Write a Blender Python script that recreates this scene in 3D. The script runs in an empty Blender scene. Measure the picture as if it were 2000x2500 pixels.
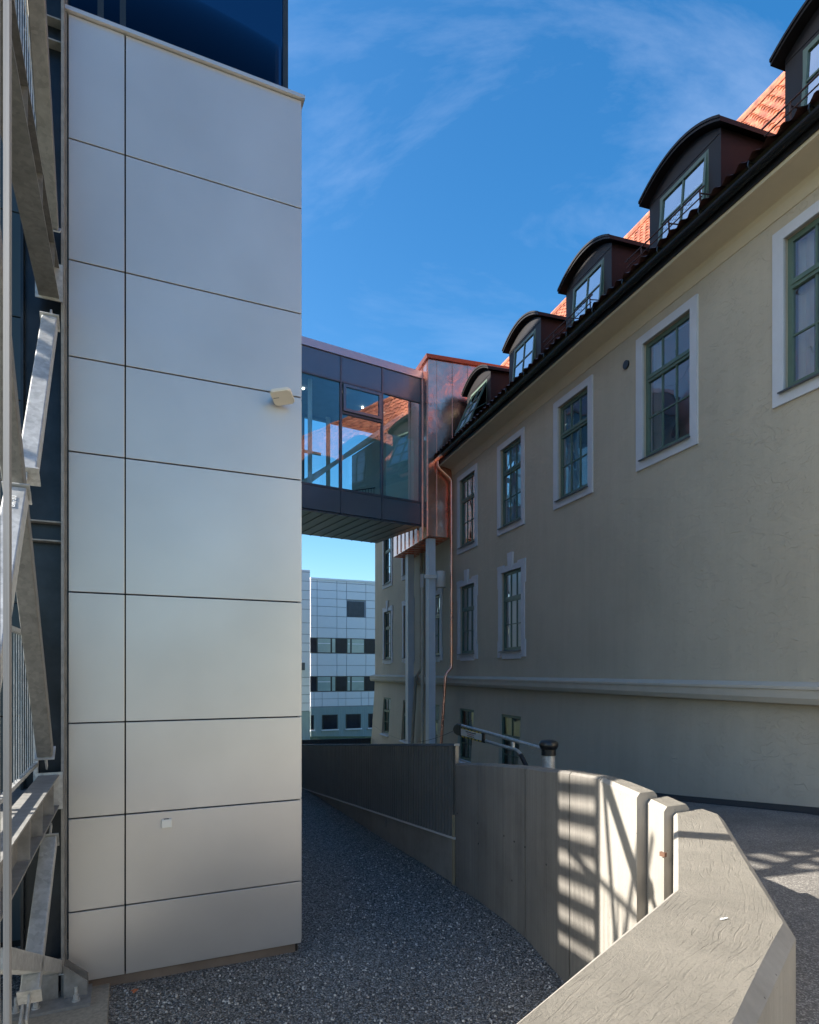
import bpy, math, random
from mathutils import Vector, Matrix, Quaternion
random.seed(7)
R = math.radians
# ------------------------------------------------------------------ camera, sky, sun, exposure
scene = bpy.context.scene
col = scene.collection
FPX, HV = 1539.0, 1640.0           # focal length and horizon row, in pixels of the 2000x2500 photograph
cam_d = bpy.data.cameras.new("camera")
cam = bpy.data.objects.new("camera", cam_d)
col.objects.link(cam)
cam.location = (0, 0, 0)
cam.rotation_euler = (R(90), 0, 0)
cam_d.sensor_fit = 'HORIZONTAL'
cam_d.sensor_width = 36.0
cam_d.lens = 36.0 * FPX / 2000.0
cam_d.shift_y = (HV - 1250.0) / 2000.0
cam_d.clip_start = 0.05
cam_d.clip_end = 2000
scene.camera = cam

SUN_H = Vector((0.989, 0.148, 0)).normalized()
SUN_E = R(34.0)
sdir = Vector((SUN_H.x * math.cos(SUN_E), SUN_H.y * math.cos(SUN_E), -math.sin(SUN_E)))
sun_d = bpy.data.lights.new("sun", 'SUN')
sun_d.energy = 5.0
sun_d.angle = R(0.53)
sun_d.color = (1.0, 0.93, 0.82)
sun = bpy.data.objects.new("sun", sun_d)
sun.rotation_euler = sdir.to_track_quat('-Z', 'Y').to_euler()
sun.location = (-20, -3, 14)
col.objects.link(sun)

world = bpy.data.worlds.new("World")
scene.world = world
world.use_nodes = True
nt = world.node_tree
nt.nodes.clear()
wo = nt.nodes.new('ShaderNodeOutputWorld')
bg = nt.nodes.new('ShaderNodeBackground')
sky = nt.nodes.new('ShaderNodeTexSky')
sky.sky_type = 'NISHITA'
sky.sun_disc = False
sky.sun_elevation = SUN_E
sky.sun_rotation = math.atan2(-SUN_H.x, -SUN_H.y)
sky.altitude = 100
sky.air_density = 1.0
sky.dust_density = 1.6
sky.ozone_density = 1.6
bg.inputs['Strength'].default_value = 0.085
tc = nt.nodes.new('ShaderNodeTexCoord')
mp = nt.nodes.new('ShaderNodeMapping')
mp.inputs['Rotation'].default_value = (0.3, 0.5, 0.9)
mp.inputs['Scale'].default_value = (1.0, 3.2, 1.6)
nz = nt.nodes.new('ShaderNodeTexNoise')
nz.inputs['Scale'].default_value = 2.1
nz.inputs['Detail'].default_value = 9
nz.inputs['Roughness'].default_value = 0.62
nz.inputs['Distortion'].default_value = 0.5
rp = nt.nodes.new('ShaderNodeMapRange')
rp.inputs['From Min'].default_value = 0.45
rp.inputs['From Max'].default_value = 0.80
# the cloud wisps fill one patch of the sky
cdir = Vector((330, 1539, 1330)).normalized()
dotn = nt.nodes.new('ShaderNodeVectorMath'); dotn.operation = 'DOT_PRODUCT'
nrmn = nt.nodes.new('ShaderNodeVectorMath'); nrmn.operation = 'NORMALIZE'
dotn.inputs[1].default_value = cdir
rp2 = nt.nodes.new('ShaderNodeMapRange')
rp2.interpolation_type = 'SMOOTHSTEP'
rp2.inputs['From Min'].default_value = math.cos(R(27))
rp2.inputs['From Max'].default_value = math.cos(R(6))
warm = nt.nodes.new('ShaderNodeMixRGB'); warm.blend_type = 'MULTIPLY'; warm.inputs[0].default_value = 1.0
warm.inputs[2].default_value = (0.94, 1.0, 0.97, 1)
mu = nt.nodes.new('ShaderNodeMath'); mu.operation = 'MULTIPLY'
mu2 = nt.nodes.new('ShaderNodeMath'); mu2.operation = 'MULTIPLY'; mu2.inputs[1].default_value = 0.16
mx = nt.nodes.new('ShaderNodeMixRGB')
mx.inputs[2].default_value = (6.5, 7.0, 8.0, 1)
hs = nt.nodes.new('ShaderNodeHueSaturation')
hs.inputs['Saturation'].default_value = 1.42
L = nt.links.new
L(tc.outputs['Generated'], mp.inputs['Vector'])
L(mp.outputs['Vector'], nz.inputs['Vector'])
L(nz.outputs['Fac'], rp.inputs['Value'])
L(tc.outputs['Generated'], nrmn.inputs[0]); L(nrmn.outputs['Vector'], dotn.inputs[0]); L(dotn.outputs['Value'], rp2.inputs['Value'])
L(rp.outputs['Result'], mu.inputs[0]); L(rp2.outputs['Result'], mu.inputs[1])
L(mu.outputs[0], mu2.inputs[0])
L(sky.outputs['Color'], hs.inputs['Color'])
L(hs.outputs['Color'], warm.inputs[1]); L(warm.outputs['Color'], mx.inputs[1])
L(mu2.outputs[0], mx.inputs[0])
L(mx.outputs['Color'], bg.inputs['Color'])
L(bg.outputs['Background'], wo.inputs['Surface'])

scene.view_settings.view_transform = 'Standard'
scene.view_settings.look = 'None'
scene.view_settings.gamma = 1.0
scene.view_settings.exposure = 1.72
scene.render.engine = 'CYCLES'
scene.cycles.max_bounces = 8
scene.cycles.transparent_max_bounces = 12
scene.cycles.sample_clamp_indirect = 6

# ------------------------------------------------------------------ helpers
def tag(o, label=None, cat=None, group=None, kind=None):
    if label: o['label'] = label
    if cat: o['category'] = cat
    if group: o['group'] = group
    if kind: o['kind'] = kind
    return o

def empty(name, loc, label, cat, group=None):
    o = bpy.data.objects.new(name, None)
    o.empty_display_size = 0.3
    o.location = loc
    col.objects.link(o)
    tag(o, label, cat, group)
    return o

def parent_to(o, p):
    o.parent = p
    m = Matrix.Translation(p.location)
    q = p.parent
    while q is not None:
        m = Matrix.Translation(q.location) @ m if q.type == 'EMPTY' and False else m
        q = q.parent
    o.matrix_parent_inverse = m.inverted() if p.type == 'EMPTY' else Matrix.Identity(4)

class MB:
    def __init__(s):
        s.v = []; s.f = []; s.uv = None; s.mi = []; s.sm = False
    def quad(s, a, b, c, d, m=0):
        i = len(s.v); s.v += [tuple(a), tuple(b), tuple(c), tuple(d)]
        s.f.append((i, i+1, i+2, i+3)); s.mi.append(m)
    def poly(s, pts, m=0):
        i = len(s.v); s.v += [tuple(p) for p in pts]
        s.f.append(tuple(range(i, i+len(pts)))); s.mi.append(m)
    def hexa(s, p, m=0):
        """8 corners: bottom 4 then top 4, same winding"""
        i = len(s.v); s.v += [tuple(q) for q in p]
        for f in ((3,2,1,0),(4,5,6,7),(0,1,5,4),(1,2,6,5),(2,3,7,6),(3,0,4,7)):
            s.f.append(tuple(i+k for k in f)); s.mi.append(m)
    def obox(s, o, a, b, c, m=0):
        """box at corner o with edge vectors a,b,c"""
        o = Vector(o); a = Vector(a); b = Vector(b); c = Vector(c)
        s.hexa([o, o+a, o+a+b, o+b, o+c, o+a+c, o+a+b+c, o+b+c], m)
    def bar(s, p, q, w, h, up=(0,0,1), m=0):
        """box beam from p to q, w across, h along up"""
        p = Vector(p); q = Vector(q); d = (q-p).normalized(); up = Vector(up)
        x = d.cross(up).normalized(); y = x.cross(d).normalized()
        a = x*(w/2); b = y*(h/2)
        s.hexa([p-a-b, p+a-b, p+a+b, p-a+b, q-a-b, q+a-b, q+a+b, q-a+b], m)
    def prism(s, pts, z0, z1, m=0):
        n = len(pts); i = len(s.v)
        s.v += [(p[0], p[1], z0) for p in pts] + [(p[0], p[1], z1) for p in pts]
        s.f.append(tuple(i+k for k in reversed(range(n)))); s.mi.append(m)
        s.f.append(tuple(i+n+k for k in range(n))); s.mi.append(m)
        for k in range(n):
            l = (k+1) % n
            s.f.append((i+k, i+l, i+n+l, i+n+k)); s.mi.append(m)
    def extrude(s, pts, vec, m=0):
        n = len(pts); i = len(s.v); vec = Vector(vec)
        s.v += [tuple(p) for p in pts] + [tuple(Vector(p)+vec) for p in pts]
        s.f.append(tuple(i+k for k in reversed(range(n)))); s.mi.append(m)
        s.f.append(tuple(i+n+k for k in range(n))); s.mi.append(m)
        for k in range(n):
            l = (k+1) % n
            s.f.append((i+k, i+l, i+n+l, i+n+k)); s.mi.append(m)
    def tube(s, pts, r, n=12, cap=True, m=0):
        pts = [Vector(p) for p in pts]
        rr = r if isinstance(r, (list, tuple)) else [r]*len(pts)
        rings = []
        up = Vector((0, 0, 1))
        d0 = (pts[1]-pts[0]).normalized()
        if abs(d0.dot(up)) > 0.95: up = Vector((1, 0, 0))
        x = d0.cross(up).normalized()
        for k, p in enumerate(pts):
            if k == 0: d = pts[1]-pts[0]
            elif k == len(pts)-1: d = pts[-1]-pts[-2]
            else: d = (pts[k+1]-p).normalized() + (p-pts[k-1]).normalized()
            d.normalize()
            x = (x - d*x.dot(d)).normalized(); y = d.cross(x)
            i = len(s.v)
            for a in range(n):
                t = 2*math.pi*a/n
                s.v.append(tuple(p + (x*math.cos(t)+y*math.sin(t))*rr[k]))
            rings.append(i)
        for k in range(len(rings)-1):
            for a in range(n):
                b = (a+1) % n
                s.f.append((rings[k]+a, rings[k]+b, rings[k+1]+b, rings[k+1]+a)); s.mi.append(m)
        if cap:
            s.f.append(tuple(rings[0]+a for a in reversed(range(n)))); s.mi.append(m)
            s.f.append(tuple(rings[-1]+a for a in range(n))); s.mi.append(m)
    def build(s, name, mats, parent=None, smooth=False, bevel=0):
        me = bpy.data.meshes.new(name)
        me.from_pydata(s.v, [], s.f)
        if not isinstance(mats, (list, tuple)): mats = [mats]
        for m in mats: me.materials.append(m)
        if len(mats) > 1:
            me.polygons.foreach_set('material_index', s.mi)
        if smooth:
            me.polygons.foreach_set('use_smooth', [True]*len(me.polygons))
        if s.uv is not None:
            ul = me.uv_layers.new(name='UVMap')
            k = 0
            for p, f in zip(me.polygons, s.f):
                for li, vi in zip(p.loop_indices, f):
                    ul.data[li].uv = s.uv.get(vi, (0, 0))
        me.update()
        o = bpy.data.objects.new(name, me)
        col.objects.link(o)
        if smooth:
            pass
        if bevel:
            bm = o.modifiers.new('bevel', 'BEVEL'); bm.width = bevel; bm.segments = 2; bm.limit_method = 'ANGLE'; bm.angle_limit = R(40)
        if parent is not None: parent_to(o, parent)
        return o

def smooth_by_angle(o, ang=40):
    me = o.data
    me.polygons.foreach_set('use_smooth', [True]*len(me.polygons))
    try:
        import bmesh
        bm = bmesh.new(); bm.from_mesh(me)
        bmesh.ops.remove_doubles(bm, verts=bm.verts, dist=1e-5)
        for e in bm.edges:
            if len(e.link_faces) == 2 and e.calc_face_angle(0) > R(ang): e.smooth = False
        bm.to_mesh(me); bm.free()
    except Exception as ex:
        print(ex)
    return o

def text_mesh(name, body, size, mat, parent, origin, xdir, ydir, align='LEFT', extrude=0.0008):
    cu = bpy.data.curves.new(name, 'FONT')
    cu.body = body; cu.size = size; cu.extrude = extrude; cu.align_x = align; cu.align_y = 'CENTER'
    to = bpy.data.objects.new(name, cu)
    col.objects.link(to)
    dg = bpy.context.evaluated_depsgraph_get()
    me = bpy.data.meshes.new_from_object(to.evaluated_get(dg))
    bpy.data.objects.remove(to)
    x = Vector(xdir).normalized(); y = Vector(ydir).normalized(); z = x.cross(y)
    M = Matrix(((x.x, y.x, z.x, origin[0]), (x.y, y.y, z.y, origin[1]), (x.z, y.z, z.z, origin[2]), (0, 0, 0, 1)))
    me.transform(M)
    me.materials.clear(); me.materials.append(mat)
    me.name = name
    o = bpy.data.objects.new(name, me)
    col.objects.link(o)
    parent_to(o, parent)
    return o

# ------------------------------------------------------------------ materials
def new_mat(name):
    m = bpy.data.materials.new(name); m.use_nodes = True
    n = m.node_tree; n.nodes.clear()
    out = n.nodes.new('ShaderNodeOutputMaterial')
    b = n.nodes.new('ShaderNodeBsdfPrincipled')
    n.links.new(b.outputs['BSDF'], out.inputs['Surface'])
    return m, n, b, out

def N(n, t, **kw):
    x = n.nodes.new(t)
    for k, v in kw.items():
        if k in x.inputs.keys(): x.inputs[k].default_value = v
        else: setattr(x, k, v)
    return x

def ramp(n, stops):
    r = n.nodes.new('ShaderNodeValToRGB')
    e = r.color_ramp.elements
    while len(e) < len(stops): e.new(0.5)
    for k, (p, c) in enumerate(stops):
        e[k].position = p
        e[k].color = (c[0], c[1], c[2], 1) if isinstance(c, (tuple, list)) else (c, c, c, 1)
    return r

def mat(name, c, rough=0.6, metal=0.0, var=0.12, vscale=3.0, bump=0.0, bscale=40.0, bdist=0.01, spec=0.5, stretch=None, coat=0.0):
    m, n, b, out = new_mat(name)
    tcn = N(n, 'ShaderNodeTexCoord'); mpn = N(n, 'ShaderNodeMapping')
    if stretch: mpn.inputs['Scale'].default_value = stretch
    n.links.new(tcn.outputs['Object'], mpn.inputs['Vector'])
    nz = N(n, 'ShaderNodeTexNoise', Scale=vscale, Detail=6.0, Roughness=0.6)
    n.links.new(mpn.outputs['Vector'], nz.inputs['Vector'])
    r = ramp(n, [(0.3, tuple(x*(1-var) for x in c)), (0.7, tuple(min(1, x*(1+var)) for x in c))])
    n.links.new(nz.outputs['Fac'], r.inputs['Fac'])
    n.links.new(r.outputs['Color'], b.inputs['Base Color'])
    rr = N(n, 'ShaderNodeMapRange'); rr.inputs['To Min'].default_value = max(0.02, rough*0.85); rr.inputs['To Max'].default_value = min(1, rough*1.15)
    n.links.new(nz.outputs['Fac'], rr.inputs['Value'])
    n.links.new(rr.outputs['Result'], b.inputs['Roughness'])
    b.inputs['Metallic'].default_value = metal
    b.inputs['Specular IOR Level'].default_value = spec
    if coat: b.inputs['Coat Weight'].default_value = coat
    if bump:
        nb = N(n, 'ShaderNodeTexNoise', Scale=bscale, Detail=5.0, Roughness=0.65)
        n.links.new(mpn.outputs['Vector'], nb.inputs['Vector'])
        bp = N(n, 'ShaderNodeBump', Strength=bump, Distance=bdist)
        n.links.new(nb.outputs['Fac'], bp.inputs['Height'])
        n.links.new(bp.outputs['Normal'], b.inputs['Normal'])
    return m

def glass_mat(name, tint=(0.75, 0.85, 0.85), refl=0.10, ior=1.55, wav=0.02, rough=0.0, fcol=(0.95, 0.97, 1.0)):
    m = bpy.data.materials.new(name); m.use_nodes = True
    n = m.node_tree; n.nodes.clear()
    out = N(n, 'ShaderNodeOutputMaterial')
    tr = N(n, 'ShaderNodeBsdfTransparent'); tr.inputs['Color'].default_value = (*tint, 1)
    gl = N(n, 'ShaderNodeBsdfGlossy'); gl.inputs['Roughness'].default_value = rough; gl.inputs['Color'].default_value = (*fcol, 1)
    fr = N(n, 'ShaderNodeFresnel'); fr.inputs['IOR'].default_value = ior
    ad = N(n, 'ShaderNodeMath', operation='ADD'); ad.inputs[1].default_value = refl; ad.use_clamp = True
    mxs = N(n, 'ShaderNodeMixShader')
    n.links.new(fr.outputs['Fac'], ad.inputs[0]); n.links.new(ad.outputs[0], mxs.inputs['Fac'])
    n.links.new(tr.outputs[0], mxs.inputs[1]); n.links.new(gl.outputs[0], mxs.inputs[2])
    n.links.new(mxs.outputs[0], out.inputs['Surface'])
    if wav:
        tcn = N(n, 'ShaderNodeTexCoord')
        nb = N(n, 'ShaderNodeTexNoise', Scale=1.6, Detail=1.0)
        n.links.new(tcn.outputs['Object'], nb.inputs['Vector'])
        bp = N(n, 'ShaderNodeBump', Strength=wav, Distance=0.15)
        n.links.new(nb.outputs['Fac'], bp.inputs['Height'])
        n.links.new(bp.outputs['Normal'], gl.inputs['Normal'])
    return m

def stucco_mat(name, c, lower=0.9):
    m, n, b, out = new_mat(name)
    tcn = N(n, 'ShaderNodeTexCoord')
    O = tcn.outputs['Object']
    big = N(n, 'ShaderNodeTexNoise', Scale=0.45, Detail=5.0, Roughness=0.6)
    n.links.new(O, big.inputs['Vector'])
    r = ramp(n, [(0.3, tuple(x*0.90 for x in c)), (0.7, tuple(x*1.06 for x in c))])
    n.links.new(big.outputs['Fac'], r.inputs['Fac'])
    # faint vertical run-off staining
    mps = N(n, 'ShaderNodeMapping'); mps.inputs['Scale'].default_value = (2.2, 2.2, 0.16)
    n.links.new(O, mps.inputs['Vector'])
    st = N(n, 'ShaderNodeTexNoise', Scale=1.5, Detail=6.0, Roughness=0.7)
    n.links.new(mps.outputs['Vector'], st.inputs['Vector'])
    rs = ramp(n, [(0.38, 0.86), (0.6, 1.0)])
    n.links.new(st.outputs['Fac'], rs.inputs['Fac'])
    mm = N(n, 'ShaderNodeMixRGB', blend_type='MULTIPLY'); mm.inputs[0].default_value = 0.35
    n.links.new(r.outputs['Color'], mm.inputs[1]); n.links.new(rs.outputs['Color'], mm.inputs[2])
    n.links.new(mm.outputs['Color'], b.inputs['Base Color'])
    b.inputs['Roughness'].default_value = 0.88
    # trowel strokes: short curled ridges, of uneven density
    mp2 = N(n, 'ShaderNodeMapping'); mp2.inputs['Scale'].default_value = (1, 1, 1.6)
    n.links.new(O, mp2.inputs['Vector'])
    hs_ = []
    for k_, (sc_, di_, off) in enumerate(((2.6, 1.6, 0.0), (4.6, 1.3, 5.3), (7.5, 1.0, 9.1))):
        mo = N(n, 'ShaderNodeMapping'); mo.inputs['Location'].default_value = (off, off*0.7, off*1.3); n.links.new(mp2.outputs['Vector'], mo.inputs['Vector'])
        w = N(n, 'ShaderNodeTexNoise', Scale=sc_, Detail=0.6, Roughness=0.5, Distortion=di_); n.links.new(mo.outputs['Vector'], w.inputs['Vector'])
        rw = ramp(n, [(0.472, 0.0), (0.500, 1.0), (0.506, 0.0)]); n.links.new(w.outputs['Fac'], rw.inputs['Fac'])
        dn = N(n, 'ShaderNodeTexNoise', Scale=sc_*0.9, Detail=1.5); n.links.new(mo.outputs['Vector'], dn.inputs['Vector'])
        rd = ramp(n, [(0.52, 0.0), (0.60, 1.0-0.2*k_)]); n.links.new(dn.outputs['Fac'], rd.inputs['Fac'])
        mk = N(n, 'ShaderNodeMath', operation='MULTIPLY'); n.links.new(rw.outputs['Color'], mk.inputs[0]); n.links.new(rd.outputs['Color'], mk.inputs[1])
        hs_.append(mk)
    br_ = N(n, 'ShaderNodeTexNoise', Scale=5.0, Detail=4.0, Roughness=0.6); n.links.new(mp2.outputs['Vector'], br_.inputs['Vector'])
    m0 = N(n, 'ShaderNodeMath', operation='ADD'); n.links.new(hs_[0].outputs[0], m0.inputs[0]); n.links.new(hs_[1].outputs[0], m0.inputs[1])
    m1 = N(n, 'ShaderNodeMath', operation='ADD'); n.links.new(m0.outputs[0], m1.inputs[0]); n.links.new(hs_[2].outputs[0], m1.inputs[1])
    m2 = N(n, 'ShaderNodeMath', operation='MULTIPLY_ADD'); m2.inputs[1].default_value = 2.6; n.links.new(br_.outputs['Fac'], m2.inputs[0]); n.links.new(m1.outputs[0], m2.inputs[2])
    fine = N(n, 'ShaderNodeTexNoise', Scale=28.0, Detail=6.0, Roughness=0.7)
    n.links.new(O, fine.inputs['Vector'])
    mf = N(n, 'ShaderNodeMath', operation='MULTIPLY'); mf.inputs[1].default_value = 0.3
    n.links.new(fine.outputs['Fac'], mf.inputs[0])
    m3 = N(n, 'ShaderNodeMath', operation='ADD'); n.links.new(m2.outputs[0], m3.inputs[0]); n.links.new(mf.outputs[0], m3.inputs[1])
    bp = N(n, 'ShaderNodeBump', Strength=0.9, Distance=0.006)
    n.links.new(m3.outputs[0], bp.inputs['Height']); n.links.new(bp.outputs['Normal'], b.inputs['Normal'])
    return m

def concrete_face_mat(name, c, streak=0.25):
    m, n, b, out = new_mat(name)
    tcn = N(n, 'ShaderNodeTexCoord'); O = tcn.outputs['Object']
    a = N(n, 'ShaderNodeTexNoise', Scale=1.6, Detail=8.0, Roughness=0.65); n.links.new(O, a.inputs['Vector'])
    mp1 = N(n, 'ShaderNodeMapping'); mp1.inputs['Scale'].default_value = (14, 14, 0.35); n.links.new(O, mp1.inputs['Vector'])
    s_ = N(n, 'ShaderNodeTexNoise', Scale=2.2, Detail=5.0, Roughness=0.6); n.links.new(mp1.outputs['Vector'], s_.inputs['Vector'])
    r1 = ramp(n, [(0.25, tuple(x*0.72 for x in c)), (0.5, c), (0.78, tuple(min(1, x*1.15) for x in c))]); n.links.new(a.outputs['Fac'], r1.inputs['Fac'])
    r2 = ramp(n, [(0.3, 1-streak), (0.65, 1.0)]); n.links.new(s_.outputs['Fac'], r2.inputs['Fac'])
    mm = N(n, 'ShaderNodeMixRGB', blend_type='MULTIPLY'); mm.inputs[0].default_value = 1
    n.links.new(r1.outputs['Color'], mm.inputs[1]); n.links.new(r2.outputs['Color'], mm.inputs[2])
    # pin holes
    v = N(n, 'ShaderNodeTexVoronoi', Scale=16.0); n.links.new(O, v.inputs['Vector'])
    rv = ramp(n, [(0.045, 0.35), (0.075, 1.0)]); n.links.new(v.outputs['Distance'], rv.inputs['Fac'])
    m2 = N(n, 'ShaderNodeMixRGB', blend_type='MULTIPLY'); m2.inputs[0].default_value = 1
    n.links.new(mm.outputs['Color'], m2.inputs[1]); n.links.new(rv.outputs['Color'], m2.inputs[2])
    n.links.new(m2.outputs['Color'], b.inputs['Base Color'])
    b.inputs['Roughness'].default_value = 0.85
    f = N(n, 'ShaderNodeTexNoise', Scale=45.0, Detail=5.0); n.links.new(O, f.inputs['Vector'])
    ad = N(n, 'ShaderNodeMath', operation='ADD'); n.links.new(f.outputs['Fac'], ad.inputs[0]); n.links.new(s_.outputs['Fac'], ad.inputs[1])
    bp = N(n, 'ShaderNodeBump', Strength=0.35, Distance=0.004); n.links.new(ad.outputs[0], bp.inputs['Height'])
    n.links.new(bp.outputs['Normal'], b.inputs['Normal'])
    return m

def coping_mat(name, c):
    """roughly struck concrete: drag marks run along the wall (UV x along, y across, metres)"""
    m, n, b, out = new_mat(name)
    uv = N(n, 'ShaderNodeUVMap')
    tcn = N(n, 'ShaderNodeTexCoord'); O = tcn.outputs['Object']
    wob = N(n, 'ShaderNodeTexNoise', Scale=3.0, Detail=2.0); n.links.new(O, wob.inputs['Vector'])
    sc = N(n, 'ShaderNodeVectorMath', operation='SCALE'); sc.inputs['Scale'].default_value = 0.055
    n.links.new(wob.outputs['Color'], sc.inputs[0])
    addv = N(n, 'ShaderNodeVectorMath', operation='ADD'); n.links.new(uv.outputs['UV'], addv.inputs[0]); n.links.new(sc.outputs['Vector'], addv.inputs[1])
    mp1 = N(n, 'ShaderNodeMapping'); mp1.inputs['Scale'].default_value = (3.4, 50.0, 1); n.links.new(addv.outputs['Vector'], mp1.inputs['Vector'])
    mp1.inputs['Rotation'].default_value = (0, 0, R(-11))
    s_ = N(n, 'ShaderNodeTexNoise', Scale=1.6, Detail=4.0, Roughness=0.55, Distortion=0.6); n.links.new(mp1.outputs['Vector'], s_.inputs['Vector'])
    rs = ramp(n, [(0.36, 0.0), (0.45, 1.0), (0.8, 0.9)]); n.links.new(s_.outputs['Fac'], rs.inputs['Fac'])
    # where the strokes tear the surface
    dn = N(n, 'ShaderNodeTexNoise', Scale=2.4, Detail=3.0); n.links.new(O, dn.inputs['Vector'])
    rd = ramp(n, [(0.40, 0.12), (0.6, 1.0)]); n.links.new(dn.outputs['Fac'], rd.inputs['Fac'])
    mq = N(n, 'ShaderNodeMath', operation='MULTIPLY'); n.links.new(rs.outputs['Color'], mq.inputs[0]); n.links.new(rd.outputs['Color'], mq.inputs[1])
    g = N(n, 'ShaderNodeTexNoise', Scale=110.0, Detail=7.0, Roughness=0.8); n.links.new(O, g.inputs['Vector'])
    g2 = N(n, 'ShaderNodeTexNoise', Scale=9.0, Detail=4.0); n.links.new(O, g2.inputs['Vector'])
    ga = N(n, 'ShaderNodeMath', operation='MULTIPLY_ADD'); ga.inputs[1].default_value = 2.2
    n.links.new(g.outputs['Fac'], ga.inputs[0]); n.links.new(mq.outputs[0], ga.inputs[2])
    gb = N(n, 'ShaderNodeMath', operation='MULTIPLY_ADD'); gb.inputs[1].default_value = 1.0
    n.links.new(g2.outputs['Fac'], gb.inputs[0]); n.links.new(ga.outputs[0], gb.inputs[2])
    bp = N(n, 'ShaderNodeBump', Strength=0.9, Distance=0.008); n.links.new(gb.outputs[0], bp.inputs['Height'])
    n.links.new(bp.outputs['Normal'], b.inputs['Normal'])
    cn = N(n, 'ShaderNodeTexNoise', Scale=3.5, Detail=7.0, Roughness=0.7); n.links.new(O, cn.inputs['Vector'])
    rc = ramp(n, [(0.3, tuple(x*0.78 for x in c)), (0.7, tuple(x*1.08 for x in c))]); n.links.new(cn.outputs['Fac'], rc.inputs['Fac'])
    rg = ramp(n, [(0.34, 0.5), (0.46, 1.0)]); n.links.new(g.outputs['Fac'], rg.inputs['Fac'])
    mm = N(n, 'ShaderNodeMixRGB', blend_type='MULTIPLY'); mm.inputs[0].default_value = 0.8
    n.links.new(rc.outputs['Color'], mm.inputs[1]); n.links.new(rg.outputs['Color'], mm.inputs[2])
    n.links.new(mm.outputs['Color'], b.inputs['Base Color'])
    b.inputs['Roughness'].default_value = 0.95
    return m

def gravel_mat(name):
    m, n, b, out = new_mat(name)
    tcn = N(n, 'ShaderNodeTexCoord'); O = tcn.outputs['Object']
    v = N(n, 'ShaderNodeTexVoronoi', Scale=60.0); v.inputs['Randomness'].default_value = 1.0; n.links.new(O, v.inputs['Vector'])
    v2 = N(n, 'ShaderNodeTexVoronoi', Scale=95.0); n.links.new(O, v2.inputs['Vector'])
    sep = N(n, 'ShaderNodeSeparateColor'); n.links.new(v.outputs['Color'], sep.inputs[0])
    r = ramp(n, [(0.0, (0.13, 0.125, 0.114)), (0.45, (0.24, 0.23, 0.21)), (0.8, (0.38, 0.367, 0.34)), (0.97, (0.55, 0.54, 0.52)), (1.0, (0.36, 0.26, 0.2))])
    n.links.new(sep.outputs[0], r.inputs['Fac'])
    rd = ramp(n, [(0.30, 1.0), (0.75, 0.25)]); n.links.new(v.outputs['Distance'], rd.inputs['Fac'])
    mm = N(n, 'ShaderNodeMixRGB', blend_type='MULTIPLY'); mm.inputs[0].default_value = 1
    n.links.new(r.outputs['Color'], mm.inputs[1]); n.links.new(rd.outputs['Color'], mm.inputs[2])
    n.links.new(mm.outputs['Color'], b.inputs['Base Color'])
    b.inputs['Roughness'].default_value = 0.75
    bg_ = N(n, 'ShaderNodeTexNoise', Scale=1.3, Detail=3.0); n.links.new(O, bg_.inputs['Vector'])
    ma = N(n, 'ShaderNodeMath', operation='MULTIPLY_ADD'); ma.inputs[1].default_value = 0.4
    n.links.new(v2.outputs['Distance'], ma.inputs[0]); n.links.new(v.outputs['Distance'], ma.inputs[2])
    bp = N(n, 'ShaderNodeBump', Strength=1.0, Distance=0.02, invert=True); n.links.new(ma.outputs[0], bp.inputs['Height'])
    n.links.new(bp.outputs['Normal'], b.inputs['Normal'])
    return m

def asphalt_mat(name, c=0.135):
    m, n, b, out = new_mat(name)
    tcn = N(n, 'ShaderNodeTexCoord'); O = tcn.outputs['Object']
    v = N(n, 'ShaderNodeTexVoronoi', Scale=120.0); n.links.new(O, v.inputs['Vector'])
    sep = N(n, 'ShaderNodeSeparateColor'); n.links.new(v.outputs['Color'], sep.inputs[0])
    r = ramp(n, [(0.0, (c*0.62, c*0.58, c*0.54)), (0.7, (c*1.12, c*1.05, c*0.98)), (1.0, (c*2.3, c*2.2, c*2.0))]); n.links.new(sep.outputs[0], r.inputs['Fac'])
    a = N(n, 'ShaderNodeTexNoise', Scale=1.1, Detail=7.0, Roughness=0.65); n.links.new(O, a.inputs['Vector'])
    ra = ramp(n, [(0.3, 0.75), (0.75, 1.35)]); n.links.new(a.outputs['Fac'], ra.inputs['Fac'])
    mm = N(n, 'ShaderNodeMixRGB', blend_type='MULTIPLY'); mm.inputs[0].default_value = 1
    n.links.new(r.outputs['Color'], mm.inputs[1]); n.links.new(ra.outputs['Color'], mm.inputs[2])
    n.links.new(mm.outputs['Color'], b.inputs['Base Color'])
    b.inputs['Roughness'].default_value = 0.8
    bp = N(n, 'ShaderNodeBump', Strength=0.7, Distance=0.004); n.links.new(v.outputs['Distance'], bp.inputs['Height'])
    n.links.new(bp.outputs['Normal'], b.inputs['Normal'])
    return m

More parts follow.
